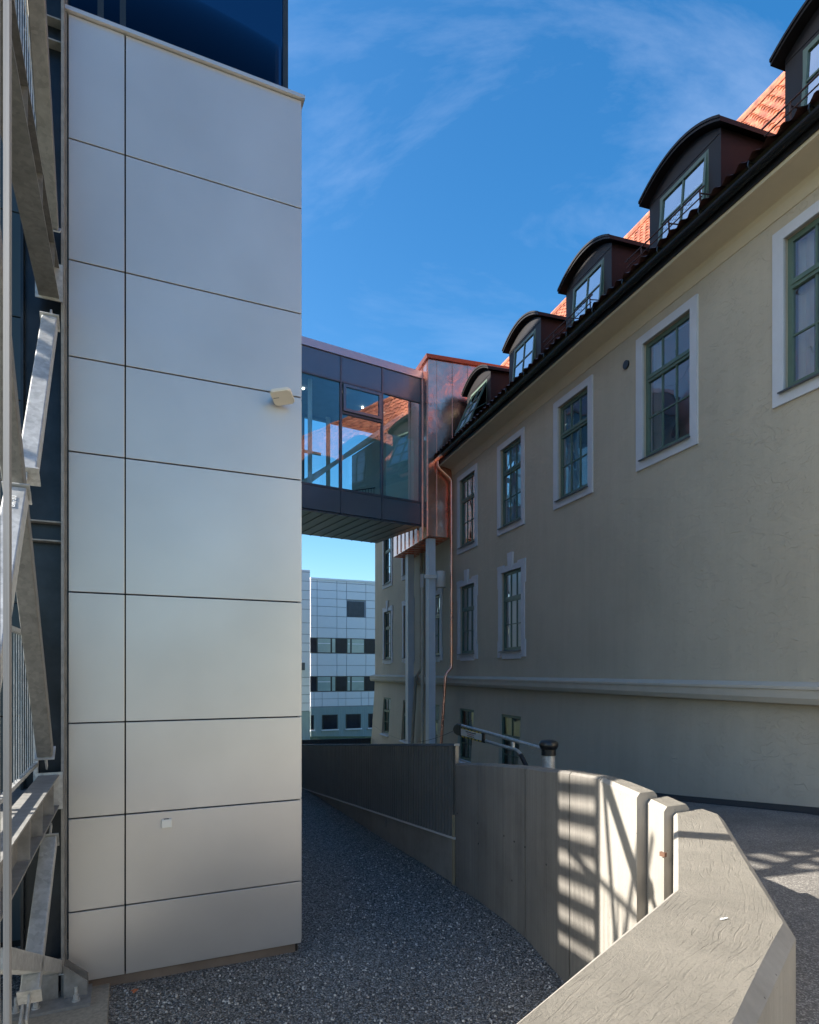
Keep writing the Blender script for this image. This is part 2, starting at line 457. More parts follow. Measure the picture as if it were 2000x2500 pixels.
def tile_mat(name):
    m, n, b, out = new_mat(name)
    tcn = N(n, 'ShaderNodeTexCoord'); O = tcn.outputs['Object']
    v = N(n, 'ShaderNodeTexVoronoi', Scale=3.2); n.links.new(O, v.inputs['Vector'])
    a = N(n, 'ShaderNodeTexNoise', Scale=6.0, Detail=6.0); n.links.new(O, a.inputs['Vector'])
    sep = N(n, 'ShaderNodeSeparateColor'); n.links.new(v.outputs['Color'], sep.inputs[0])
    r = ramp(n, [(0.0, (0.22, 0.065, 0.04)), (0.5, (0.33, 0.105, 0.055)), (1.0, (0.42, 0.15, 0.08))]); n.links.new(sep.outputs[0], r.inputs['Fac'])
    ra = ramp(n, [(0.32, 0.45), (0.6, 1.1)]); n.links.new(a.outputs['Fac'], ra.inputs['Fac'])
    mm = N(n, 'ShaderNodeMixRGB', blend_type='MULTIPLY'); mm.inputs[0].default_value = 1
    n.links.new(r.outputs['Color'], mm.inputs[1]); n.links.new(ra.outputs['Color'], mm.inputs[2])
    n.links.new(mm.outputs['Color'], b.inputs['Base Color'])
    b.inputs['Roughness'].default_value = 0.6
    return m

def galv_mat(name, c=(0.42, 0.45, 0.47), rough=0.42, metal=0.75):
    m, n, b, out = new_mat(name)
    tcn = N(n, 'ShaderNodeTexCoord'); O = tcn.outputs['Object']
    v = N(n, 'ShaderNodeTexVoronoi', Scale=38.0); n.links.new(O, v.inputs['Vector'])
    sep = N(n, 'ShaderNodeSeparateColor'); n.links.new(v.outputs['Color'], sep.inputs[0])
    a = N(n, 'ShaderNodeTexNoise', Scale=9.0, Detail=8.0, Roughness=0.7); n.links.new(O, a.inputs['Vector'])
    mi = N(n, 'ShaderNodeMath', operation='MULTIPLY_ADD'); mi.inputs[1].default_value = 0.25
    n.links.new(sep.outputs[0], mi.inputs[0]); n.links.new(a.outputs['Fac'], mi.inputs[2])
    r = ramp(n, [(0.35, tuple(x*0.72 for x in c)), (0.85, tuple(min(1, x*1.2) for x in c))]); n.links.new(mi.outputs[0], r.inputs['Fac'])
    n.links.new(r.outputs['Color'], b.inputs['Base Color'])
    b.inputs['Metallic'].default_value = metal
    rr = N(n, 'ShaderNodeMapRange'); rr.inputs['To Min'].default_value = rough*0.8; rr.inputs['To Max'].default_value = rough*1.25
    n.links.new(a.outputs['Fac'], rr.inputs['Value']); n.links.new(rr.outputs['Result'], b.inputs['Roughness'])
    return m

def copper_mat(name):
    m, n, b, out = new_mat(name)
    tcn = N(n, 'ShaderNodeTexCoord'); O = tcn.outputs['Object']
    a = N(n, 'ShaderNodeTexNoise', Scale=2.3, Detail=7.0, Roughness=0.7); n.links.new(O, a.inputs['Vector'])
    r = ramp(n, [(0.27, (0.30, 0.14, 0.11)), (0.36, (0.82, 0.40, 0.30)), (0.7, (0.95, 0.52, 0.40))]); n.links.new(a.outputs['Fac'], r.inputs['Fac'])
    n.links.new(r.outputs['Color'], b.inputs['Base Color'])
    b.inputs['Metallic'].default_value = 1.0
    rr = N(n, 'ShaderNodeMapRange'); rr.inputs['To Min'].default_value = 0.34; rr.inputs['To Max'].default_value = 0.16
    n.links.new(a.outputs['Fac'], rr.inputs['Value']); n.links.new(rr.outputs['Result'], b.inputs['Roughness'])
    w = N(n, 'ShaderNodeTexNoise', Scale=1.7, Detail=2.0, Distortion=0.6); n.links.new(O, w.inputs['Vector'])
    bp = N(n, 'ShaderNodeBump', Strength=0.3, Distance=0.07); n.links.new(w.outputs['Fac'], bp.inputs['Height'])
    n.links.new(bp.outputs['Normal'], b.inputs['Normal'])
    return m

M = {}
M['stucco'] = stucco_mat('stucco', (0.49, 0.425, 0.33))
M['trim'] = mat('painted_trim', (0.55, 0.56, 0.60), 0.75, var=0.05, bump=0.15, bscale=30)
M['cream'] = mat('cream_plaster', (0.54, 0.46, 0.33), 0.8, var=0.05, bump=0.1, bscale=20)
M['green'] = mat('green_window_paint', (0.095, 0.15, 0.12), 0.45, var=0.1)
M['sill'] = mat('sill_metal', (0.10, 0.11, 0.12), 0.45, 0.4)
M['glass_old'] = glass_mat('old_window_glass', tint=(0.85, 0.9, 0.9), refl=0.30, ior=1.6, wav=0.06)
M['glass_basement'] = glass_mat('basement_window_glass', tint=(0.7, 0.78, 0.8), refl=0.0, ior=1.4, wav=0.06)
M['glass_dormer'] = glass_mat('dormer_window_glass', tint=(0.8, 0.87, 0.9), refl=0.45, ior=1.6, wav=0.04)
M['curtain'] = mat('white_curtain', (0.80, 0.82, 0.82), 0.9, var=0.08, stretch=(10, 10, 0.3))
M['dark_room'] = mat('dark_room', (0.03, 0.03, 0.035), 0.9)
M['dormer'] = mat('dark_brown_sheet_metal', (0.007, 0.006, 0.008), 0.55, 0.0, var=0.2, vscale=2, spec=0.35)
M['gutter'] = mat('black_gutter', (0.012, 0.013, 0.013), 0.4, 0.3)
M['tile'] = tile_mat('clay_tiles')
M['tile_shade'] = mat('shade_darkened_tiles', (0.09, 0.045, 0.038), 0.6, var=0.35, vscale=5)  # shade along the eaves put into the lower roof's tile colour
M['iron'] = mat('rust_brown_iron', (0.07, 0.035, 0.03), 0.6)
M['copper'] = copper_mat('bright_copper')
M['panel'] = None
M['black'] = mat('black_joint', (0.01, 0.01, 0.01), 0.7)
M['white_steel'] = mat('white_painted_steel', (0.62, 0.66, 0.72), 0.4, var=0.04)
M['lamp_grey'] = mat('light_grey_metal', (0.60, 0.58, 0.55), 0.45, var=0.04)
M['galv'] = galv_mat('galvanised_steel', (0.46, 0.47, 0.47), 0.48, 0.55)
M['galv_dark'] = galv_mat('dark_galvanised_steel', (0.17, 0.172, 0.168), 0.6, 0.35)  # darker tone of the galvanised steel
M['steel_dark'] = mat('dark_column_steel', (0.022, 0.028, 0.036), 0.34, 0.5, var=0.5, vscale=2.4)
M['edge_steel'] = mat('column_flange_steel', (0.20, 0.20, 0.195), 0.6, 0.15, var=0.25, vscale=12)
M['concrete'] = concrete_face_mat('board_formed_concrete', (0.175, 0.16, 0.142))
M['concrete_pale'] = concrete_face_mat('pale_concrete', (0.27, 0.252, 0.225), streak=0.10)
M['footing'] = concrete_face_mat('rough_footing_concrete', (0.30, 0.27, 0.22), streak=0.35)
M['plinth'] = mat('brown_plinth_board', (0.16, 0.125, 0.10), 0.8, var=0.2)
M['coping'] = coping_mat('rough_struck_concrete', (0.22, 0.203, 0.172))
M['gravel'] = gravel_mat('dark_gravel')
M['asphalt'] = asphalt_mat('asphalt')
M['bitumen'] = mat('bitumen_strip', (0.018, 0.019, 0.022), 0.7, bump=0.4, bscale=30)
M['fence'] = mat('dark_profiled_sheet', (0.22, 0.215, 0.20), 0.3, 0.4, var=0.1)
M['grass'] = mat('grass', (0.07, 0.10, 0.03), 0.9, var=0.5, vscale=2.0, bump=0.8, bscale=20, bdist=0.05)
M['bridge_panel'] = mat('blue_grey_facade_panel', (0.15, 0.185, 0.225), 0.2, 0.3, var=0.03)
M['bridge_cap'] = mat('lilac_grey_flashing', (0.50, 0.48, 0.54), 0.4, 0.35, var=0.03)
M['bridge_soffit'] = mat('dark_soffit_board', (0.10, 0.115, 0.13), 0.35, 0.2, var=0.05)
M['glass_bridge'] = glass_mat('reflective_bridge_glass', tint=(0.66, 0.90, 0.93), refl=0.04, ior=1.6, wav=0.015)
M['glass_tower'] = glass_mat('dark_blue_curtain_glass', tint=(0.06, 0.10, 0.16), refl=0.0, ior=1.4, wav=0.01, fcol=(0.07, 0.12, 0.18))
M['int_white'] = mat('white_interior_board', (0.50, 0.56, 0.52), 0.6, var=0.03)
M['int_steel'] = mat('interior_brace_steel', (0.55, 0.58, 0.57), 0.5)
M['black_plastic'] = mat('black_plastic', (0.012, 0.013, 0.015), 0.35, var=0.1)
M['sign_white'] = mat('sign_white', (0.62, 0.62, 0.60), 0.5, var=0.03)
M['yellow'] = mat('sign_yellow', (0.62, 0.47, 0.03), 0.5, var=0.05)
M['text_black'] = mat('text_black', (0.02, 0.02, 0.02), 0.5)
M['text_red'] = mat('text_red', (0.45, 0.05, 0.07), 0.5)
M['chalk'] = mat('chalk', (0.75, 0.77, 0.78), 0.9)
M['ap_white'] = mat('white_plastic', (0.66, 0.62, 0.55), 0.5, var=0.03)
M['far_white'] = mat('white_composite_panel', (0.82, 0.81, 0.88), 0.4, var=0.02)
M['far_joint'] = mat('panel_joint', (0.34, 0.36, 0.42), 0.7)
M['far_green'] = mat('pale_green_boarding', (0.34, 0.42, 0.43), 0.6, var=0.08, stretch=(6, 6, 0.2))
M['far_dark'] = mat('dark_window_frame', (0.02, 0.025, 0.03), 0.4)
M['far_glass'] = mat('dark_office_glass', (0.012, 0.018, 0.035), 0.2, 0.0, var=0.4, vscale=1.0, spec=0.25)
M['far_pale'] = mat('pale_blinds_behind_glass', (0.34, 0.45, 0.46), 0.12, 0.0, var=0.12, vscale=1.2, spec=0.8)
M['far_louvre'] = mat('grey_louvre', (0.10, 0.105, 0.125), 0.5)
M['beige_pipe'] = mat('beige_pipe', (0.33, 0.29, 0.23), 0.6)
M['wood'] = mat('formwork_timber', (0.30, 0.25, 0.16), 0.8, var=0.3, stretch=(5, 5, 0.5))

def panel_mat():
    m, n, b, out = new_mat('satin_aluminium_panel')
    tcn = N(n, 'ShaderNodeTexCoord'); O = tcn.outputs['Object']
    a = N(n, 'ShaderNodeTexNoise', Scale=0.8, Detail=4.0); n.links.new(O, a.inputs['Vector'])
    r = ramp(n, [(0.3, (0.50, 0.49, 0.48)), (0.7, (0.58, 0.57, 0.56))]); n.links.new(a.outputs['Fac'], r.inputs['Fac'])
    n.links.new(r.outputs['Color'], b.inputs['Base Color'])
    b.inputs['Metallic'].default_value = 0.55
    b.inputs['Roughness'].default_value = 0.34
    w = N(n, 'ShaderNodeTexNoise', Scale=1.4, Detail=1.0); n.links.new(O, w.inputs['Vector'])
    bp = N(n, 'ShaderNodeBump', Strength=0.12, Distance=0.03); n.links.new(w.outputs['Fac'], bp.inputs['Height'])
    n.links.new(bp.outputs['Normal'], b.inputs['Normal'])
    return m
M['panel'] = panel_mat()
M['shaded_panel'] = mat('shade_toned_panel', (0.055, 0.075, 0.085), 0.4, 0.2, var=0.04)  # shade under the stair floors painted into the panel colour

# ------------------------------------------------------------------ frames of reference
D2 = Vector((-0.3084, 0.9512, 0)).normalized()      # along the old building, away from the camera
N2 = Vector((D2.y, -D2.x, 0))                       # into the old building
D1 = Vector((0.91295, 0.40808, 0)).normalized()     # along the tower front, left to right
D3 = Vector((-D1.y, D1.x, 0))                       # into the tower
Z = Vector((0, 0, 1))
def OB(s, q, z): return D2*s + N2*q + Z*z
TRP = Vector((-1.075, 6.291, 0))
def TW(w, d, z): return TRP - D1*w + D3*d + Z*z      # w to the left along the tower front, d into the tower
GZ = -2.8
QW = 8.0
def asph_z(s):
    pts = [(-60, -1.62), (3.0, -1.62), (6.4, -1.90), (9.0, -2.22), (20, -3.40), (31, -4.3), (52, -5.5), (400, -5.7)]
    for (a, za), (b_, zb) in zip(pts, pts[1:]):
        if s <= b_: return za + (zb-za)*(s-a)/(b_-a)
    return pts[-1][1]

# ------------------------------------------------------------------ ground
g = MB()
g.quad((-600, -600, -5.9), (600, -600, -5.9), (600, 700, -5.9), (-600, 700, -5.9))
tag(g.build('ground', M['grass']), kind='structure')
lawn = MB()
nseg = 12
for i in range(nseg):
    y0 = 33 + i*1.7; y1 = y0+1.7
    z0 = -4.35 - (y0-33)*0.055; z1 = -4.35-(y1-33)*0.055
    lawn.quad((-30, y0, z0), (30, y0, z0), (30, y1, z1), (-30, y1, z1))
tag(lawn.build('lawn_bank', M['grass']), kind='structure')

a = MB()
ss = [-25, -10, -4, 0.6, 1.44, 2.05, 2.8, 3.5, 4.4, 5.4, 6.4, 7.3, 7.8, 9, 12, 16, 20, 25, 31, 34]
def asph_in(s):
    # left edge (q) of the driveway: runs under the concrete wall
    tbl = [(-25, -22), (-4, -6.0), (0.6, -0.17), (1.44, 1.08), (2.05, 2.04), (3.5, 3.13), (4.4, 3.11), (5.4, 3.2), (6.4, 3.29), (7.3, 3.26), (7.8, 3.2), (9, 3.10), (16, 2.38), (34, 1.0)]
    for (p, u), (q, w) in zip(tbl, tbl[1:]):
        if s <= q: return u+(w-u)*(s-p)/(q-p)
    return tbl[-1][1]
for s0, s1 in zip(ss, ss[1:]):
    for k in range(6):
        def P(s, k):
            q0 = asph_in(s); q1 = 8.3
            q = q0+(q1-q0)*k/6.0
            return OB(s, q, asph_z(s))
        a.quad(P(s0, k), P(s0, k+1), P(s1, k+1), P(s1, k))
tag(a.build('asphalt_driveway', M['asphalt']), kind='structure')
bs = MB()
for s0, s1 in zip(ss, ss[1:]):
    if s0 < -4 or s1 > 31: continue
    def QL(s): return QW - 0.02 - 0.065*(-0.45-asph_z(s))
    def prof(s):
        z = asph_z(s); q = QL(s)
        return [OB(s, q-0.26, z-0.02), OB(s, q-0.24, z+0.02), OB(s, q-0.02, z+0.055), OB(s, q+0.1, z+0.075), OB(s, q+0.1, z-0.02)]
    a0 = prof(s0); a1 = prof(s1)
    for k in range(4): bs.quad(a0[k], a0[k+1], a1[k+1], a1[k])
tag(bs.build('kerb_strip', M['bitumen']), kind='structure')

# gravel bed (fine grid with gentle unevenness)
gr = MB()
gx0, gx1, gy0, gy1 = -9.0, 2.2, -4.0, 24.0
nx, ny = 112, 280
from mathutils import noise
idx = {}
def wall_line_x(y):
    tb = [(-4, -2.0), (1.0, -0.2), (1.75, 0.45), (2.8, 1.32), (4.3, 1.95), (5.1, 1.75), (5.77, 1.55), (6.62, 1.38), (7.72, 1.0), (8.4, 0.66), (15.2, -2.35), (24, -6.3)]
    for (p, u), (q, w) in zip(tb, tb[1:]):
        if y <= q: return u+(w-u)*(y-p)/(q-p)
    return tb[-1][1]
for j in range(ny+1):
    y = gy0+(gy1-gy0)*j/ny
    xr = wall_line_x(y)
    for i in range(nx+1):
        x = gx0+(xr-gx0)*i/nx
        h = noise.noise(Vector((x*1.3, y*1.3, 0)))*0.016 + noise.noise(Vector((x*9, y*9, 3)))*0.008
        gr.v.append((x, y, GZ+h))
for j in range(ny):
    for i in range(nx):
        p = j*(nx+1)+i
        gr.f.append((p, p+1, p+nx+2, p+nx+1)); gr.mi.append(0)
tag(gr.build('gravel_bed', M['gravel'], smooth=True), kind='structure')

# loose stones lying on the gravel in front, one mesh nobody could count
st = MB()
for k in range(5200):
    y = 4.6 + (random.random()**1.6)*5.2
    xr = wall_line_x(y)-0.18
    x = -2.75 + (xr+2.75)*random.random()
    if Vector((x, y, 0)).dot(D3) - TRP.dot(D3) > -0.06 and x < -1.0: continue
    r = random.uniform(0.006, 0.013)
    i = len(st.v)
    a0 = random.random()*6.28; e = random.uniform(0.7, 1.0)
    h = random.uniform(0.5, 0.9)
    for t in range(5):
        an = a0+t*1.2566
        rr = r*random.uniform(0.8, 1.2)
        st.v.append((x+rr*math.cos(an), y+rr*e*math.sin(an), GZ+0.004))
    for t in range(5):
        an = a0+t*1.2566
        rr = r*random.uniform(0.5, 0.75)
        st.v.append((x+rr*math.cos(an), y+rr*e*math.sin(an), GZ+0.008+r*h))
    st.f.append(tuple(i+5+t for t in range(5))); st.mi.append(0)
    for t in range(5):
        u = (t+1) % 5
        st.f.append((i+t, i+u, i+5+u, i+5+t)); st.mi.append(0)
stm, n_, b_, o_ = new_mat('loose_stones')
tcn = N(n_, 'ShaderNodeTexCoord'); vv = N(n_, 'ShaderNodeTexVoronoi', Scale=30.0)
n_.links.new(tcn.outputs['Object'], vv.inputs['Vector'])
sp_ = N(n_, 'ShaderNodeSeparateColor'); n_.links.new(vv.outputs['Color'], sp_.inputs[0])
rr_ = ramp(n_, [(0.0, (0.10, 0.10, 0.10)), (0.6, (0.28, 0.275, 0.265)), (1.0, (0.62, 0.6, 0.56))])
n_.links.new(sp_.outputs[0], rr_.inputs['Fac']); n_.links.new(rr_.outputs['Color'], b_.inputs['Base Color'])
b_.inputs['Roughness'].default_value = 0.8
tag(st.build('loose_gravel', stm), 'loose dark grey stones strewn over the gravel bed', 'gravel', kind='stuff')

# ------------------------------------------------------------------ the old plastered building
old = empty('plastered_building', OB(15, QW, -2.8), 'long cream plastered old building with green windows, dormers and clay tile roof', 'building')
S0, S1 = -7.0, 30.2
ZL, ZT = -0.15, 6.95
cols_up = [4.12, 7.20, 10.30, 13.36, 16.43, 19.45, 25.69, 28.72]
cols_lo = [16.46, 19.52, 22.55, 25.69, 28.76]
def up_open(Lf): return (Lf-1.43, Lf-0.18, 4.07, 6.28)
def lo_open(Lf): return (Lf-1.47, Lf-0.27, 0.58, 2.78)
def ba_open(Lf): return (Lf-1.50, Lf-0.33, -2.86, -1.19)
BAT = 0.065
def qb(z): return QW + 0.0 - BAT*(-0.42 - z) if z < -0.42 else QW
def wall_holes(mb, qf, s0, s1, z0, z1, holes, depth_q):
    """wall skin at q=qf(z) with rectangular openings and their reveals"""
    sc = sorted(set([s0, s1]+[h[0] for h in holes]+[h[1] for h in holes]))
    zc = sorted(set([z0, z1]+[h[2] for h in holes]+[h[3] for h in holes]))
    def inh(s, z): return any(h[0] < s < h[1] and h[2] < z < h[3] for h in holes)
    for a0, a1 in zip(sc, sc[1:]):
        for b0, b1 in zip(zc, zc[1:]):
            if inh((a0+a1)/2, (b0+b1)/2): continue
            mb.quad(OB(a0, qf(b0), b0), OB(a0, qf(b1), b1), OB(a1, qf(b1), b1), OB(a1, qf(b0), b0))
    for (a0, a1, b0, b1) in holes:
        qd = depth_q
        mb.quad(OB(a0, qf(b0), b0), OB(a0, qd, b0), OB(a0, qd, b1), OB(a0, qf(b1), b1))
        mb.quad(OB(a1, qf(b0), b0), OB(a1, qf(b1), b1), OB(a1, qd, b1), OB(a1, qd, b0))
        mb.quad(OB(a0, qf(b1), b1), OB(a0, qd, b1), OB(a1, qd, b1), OB(a1, qf(b1), b1))
        mb.quad(OB(a0, qf(b0), b0), OB(a1, qf(b0), b0), OB(a1, qd, b0), OB(a0, qd, b0))
w = MB()
wall_holes(w, lambda z: QW, S0, S1, -0.3, ZT, [up_open(c) for c in cols_up]+[lo_open(c) for c in cols_lo], QW+0.28)
wall_holes(w, qb, S0, S1, -6.0, -0.3, [ba_open(c) for c in cols_lo], QW+0.22)
# end wall
w.quad(OB(S1, QW, -0.3), OB(S1, QW, ZT), OB(S1, QW+12, ZT), OB(S1, QW+12, -0.3))
w.quad(OB(S1, qb(-6), -6), OB(S1, QW, -0.42), OB(S1, QW+12, -0.42), OB(S1, QW+12, -6))
w.quad(OB(S0, QW, -6), OB(S0, QW, ZT), OB(S0, QW+12, ZT), OB(S0, QW+12, -6))
w.build('wall', M['stucco'], old)
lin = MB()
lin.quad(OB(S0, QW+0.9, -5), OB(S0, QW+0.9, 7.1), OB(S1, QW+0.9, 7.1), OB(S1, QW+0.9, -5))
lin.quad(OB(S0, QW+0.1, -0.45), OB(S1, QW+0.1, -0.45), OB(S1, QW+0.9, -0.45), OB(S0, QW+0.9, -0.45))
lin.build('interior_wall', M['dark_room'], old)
# band course
lg = MB()
pr = [(QW+0.02, -0.14), (QW-0.10, -0.165), (QW-0.235, -0.205), (QW-0.235, -0.245), (QW-0.215, -0.25), (QW-0.21, -0.37), (QW-0.17, -0.45), (QW+0.02, -0.47)]
lg.extrude([OB(S0, q, z) for q, z in pr], D2*(S1+0.22-S0))
lg.build('band_course', mat('band_plaster', (0.50, 0.45, 0.375), 0.8, var=0.06, bump=0.15, bscale=25), old)
# cornice / soffit cove
cn = MB()
pr = [(QW+0.05, 6.62), (QW-0.015, 6.64), (QW-0.03, 6.80), (QW-0.05, 6.87), (QW-0.085, 6.885), (QW-0.40, 6.955), (QW-0.43, 6.93), (QW-0.47, 6.94), (QW-0.475, 7.0), (QW-0.40, 7.15), (QW+0.05, 7.15)]
cn.extrude([OB(S0, q, z) for q, z in pr], D2*(19.95-S0))
cn.build('cornice', M['cream'], old)
cn2 = MB()
cn2.extrude([OB(24.15, q, z) for q, z in pr], D2*(S1+0.2-24.15))
cn2.build('cornice', M['cream'], old)
# gutter: half round, black
def gutter(s0, s1, m, name='gutter'):
    gt = MB()
    qc, zc, r = QW-0.555, 7.16, 0.078
    ou = [(qc-r*math.cos(t), zc-r*math.sin(t)*1.15) for t in [math.pi*k/8 for k in range(9)]]
    inn = [(qc-(r-.012)*math.cos(t), zc-(r-.012)*math.sin(t)*1.15) for t in [math.pi*k/8 for k in reversed(range(9))]]
    gt.extrude([OB(s0, q, z) for q, z in ou+inn], D2*(s1-s0))
    return gt.build(name, m, old)
gutter(S0, 19.35, M['gutter'])
gutter(19.352, 19.98, M['copper'])
fb = MB()
fb.extrude([OB(S0, q, z) for q, z in [(QW-0.50, 6.99), (QW-0.43, 6.99), (QW-0.43, 7.22), (QW-0.50, 7.22)]], D2*(19.95-S0))
fb.build('fascia_board', M['gutter'], old)
s = 0.4
while s < 19.8:
    bk = MB(); bk.tube([OB(s, QW-0.50, 7.24), OB(s, QW-0.46-0.18, 7.27), OB(s, QW-0.65, 7.2), OB(s, QW-0.60, 7.12), OB(s, QW-0.54, 7.10)], 0.012, 6)
    s += 0.95
    bk.build('gutter_bracket', M['gutter'], old)
# tiled roof slope: pantile waves and courses
SL = math.tan(R(50))
QK = 8.62
S1T, S2T = math.tan(R(29)), math.tan(R(55))
def roofz(q): return 7.30 + S1T*(q-(QW-0.6)) if q < QK else 7.30 + S1T*(QK-(QW-0.6)) + S2T*(q-QK)
QR = 12.2
cs, sn = math.cos(R(50)), math.sin(R(50))
def roof_strip(s0, s1, q0, q1, name, deg):
    cs, sn = math.cos(R(deg)), math.sin(R(deg))
    mb = MB(); zq0 = roofz(q0)
    per = 0.24; sub = 6
    ns_ = int((s1-s0)/per)*sub
    L0 = 0.0; total = (q1-q0)/cs
    nc = int(total/0.34)
    rows = []
    for c in range(nc+1):
        for e in (0, 1):
            l = min(total, c*0.34 + (0.335 if e else 0.0))
            hh = 0.012 if e else 0.045
            rows.append((l, hh))
    for (l, hh) in rows:
        for i in range(ns_+1):
            s_ = s0 + i*per/sub
            ph = (i % sub)/sub
            wv = 0.028*math.sin(2*math.pi*ph)
            h = hh+wv
            q = q0 + l*cs - h*sn; z = zq0 + l*sn + h*cs
            mb.v.append(tuple(OB(s_, q, z)))
    n1 = ns_+1
    for r_ in range(len(rows)-1):
        for i in range(ns_):
            p = r_*n1+i
            mb.f.append((p, p+1, p+n1+1, p+n1)); mb.mi.append(0)
    # sarking below so no light leaks through
    mb.quad(OB(s0, q0, roofz(q0)-0.05), OB(s1, q0, roofz(q0)-0.05), OB(s1, q1, roofz(q1)-0.05), OB(s0, q1, roofz(q1)-0.05))
    return mb.build(name, M['tile_shade'] if name == 'lower_roof' else M['tile'], old)
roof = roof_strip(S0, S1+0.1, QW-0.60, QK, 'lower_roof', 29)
smooth_by_angle(roof, 50)
roof = roof_strip(S0, S1+0.1, QK, QR, 'roof', 55)
smooth_by_angle(roof, 50)
rb = MB()
rb.quad(OB(S0, QR, roofz(QR)), OB(S1, QR, roofz(QR)), OB(S1, 20, 7.0), OB(S0, 20, 7.0))
rb.poly([OB(S1+.05, QW-0.4, 7.0), OB(S1+.05, QR, roofz(QR)), OB(S1+.05, 20, 7.0)])
rb.build('rear_roof_slope', M['tile'], old)
rt = MB()
rt.tube([OB(S0, QR, roofz(QR)+0.03), OB(S1, QR, roofz(QR)+0.03)], 0.13, 10)
rt.build('ridge_tiles', M['tile'], old)

def sash(parent, s0, s1, z0, z1, q, pane_rows, cols_n, fw=0.06, mb=0.022, depth=0.06, transom=None, mats=None, name='frame', tilt=0.0):
    """green casement: frame mesh with glazing bars, plus pane mesh"""
    f = MB()
    def T(s_, q_, z_):
        # top-hung tilt about (z1): bottom swings outward (towards -q)
        if tilt:
            dz = z1 - z_; a_ = R(tilt)
            q_2 = q + (q_-q)*math.cos(a_) - dz*math.sin(a_)
            z_2 = z1 - dz*math.cos(a_) - (q_-q)*math.sin(a_)
            return OB(s_, q_2, z_2)
        return OB(s_, q_, z_)
    def bx(a0, a1, b0, b1, qa, qb_):
        f.hexa([T(a0, qa, b0), T(a1, qa, b0), T(a1, qb_, b0), T(a0, qb_, b0), T(a0, qa, b1), T(a1, qa, b1), T(a1, qb_, b1), T(a0, qb_, b1)])
    bx(s0, s0+fw, z0, z1, q, q+depth); bx(s1-fw, s1, z0, z1, q, q+depth)
    bx(s0+fw, s1-fw, z0, z0+fw*1.2, q, q+depth); bx(s0+fw, s1-fw, z1-fw, z1, q, q+depth)
    a0, a1 = s0+fw, s1-fw
    regions = []
    if transom:
        tz, th = transom
        bx(a0, a1, tz-th/2, tz+th/2, q-0.012, q+depth)
        bx(a0, a1, tz-0.012, tz+0.012, q-0.03, q-0.012)
        regions = [(z0+fw*1.2, tz-th/2, pane_rows[1]), (tz+th/2, z1-fw, pane_rows[0])]
    else:
        regions = [(z0+fw*1.2, z1-fw, pane_rows[0])]
    for (b0, b1, nr) in regions:
        for k in range(1, cols_n):
            sx = a0+(a1-a0)*k/cols_n
            bx(sx-mb/2, sx+mb/2, b0, b1, q+0.008, q+depth-0.012)
        for k in range(1, nr):
            zz = b0+(b1-b0)*k/nr
            bx(a0, a1, zz-mb/2, zz+mb/2, q+0.011, q+depth-0.015)
    fr_ = f.build(name, M['green'], parent)
    p = MB()
    p.quad(T(a0, q+0.03, z0+fw), T(a0, q+0.03, z1-fw), T(a1, q+0.03, z1-fw), T(a1, q+0.03, z0+fw))
    return fr_, p, T

def curtain(parent, s0, s1, z0, z1, q, gap):
    c = MB()
    n_ = 26
    zs = [z0, z1]
    pts = []
    for i in range(n_+1):
        sx = s0+(s1-s0)*i/n_
        pts.append((sx, q+0.03*math.sin(i*1.9)+0.012*math.sin(i*4.1)))
    for i in range(n_):
        f_ = (i+0.5)/n_
        if gap and abs(f_-gap[0]) < gap[1]: continue
        c.quad(OB(pts[i][0], pts[i][1], z0), OB(pts[i+1][0], pts[i+1][1], z0), OB(pts[i+1][0], pts[i+1][1], z1), OB(pts[i][0], pts[i][1], z1))
    o = c.build('curtain', M['curtain'], parent)
    return o

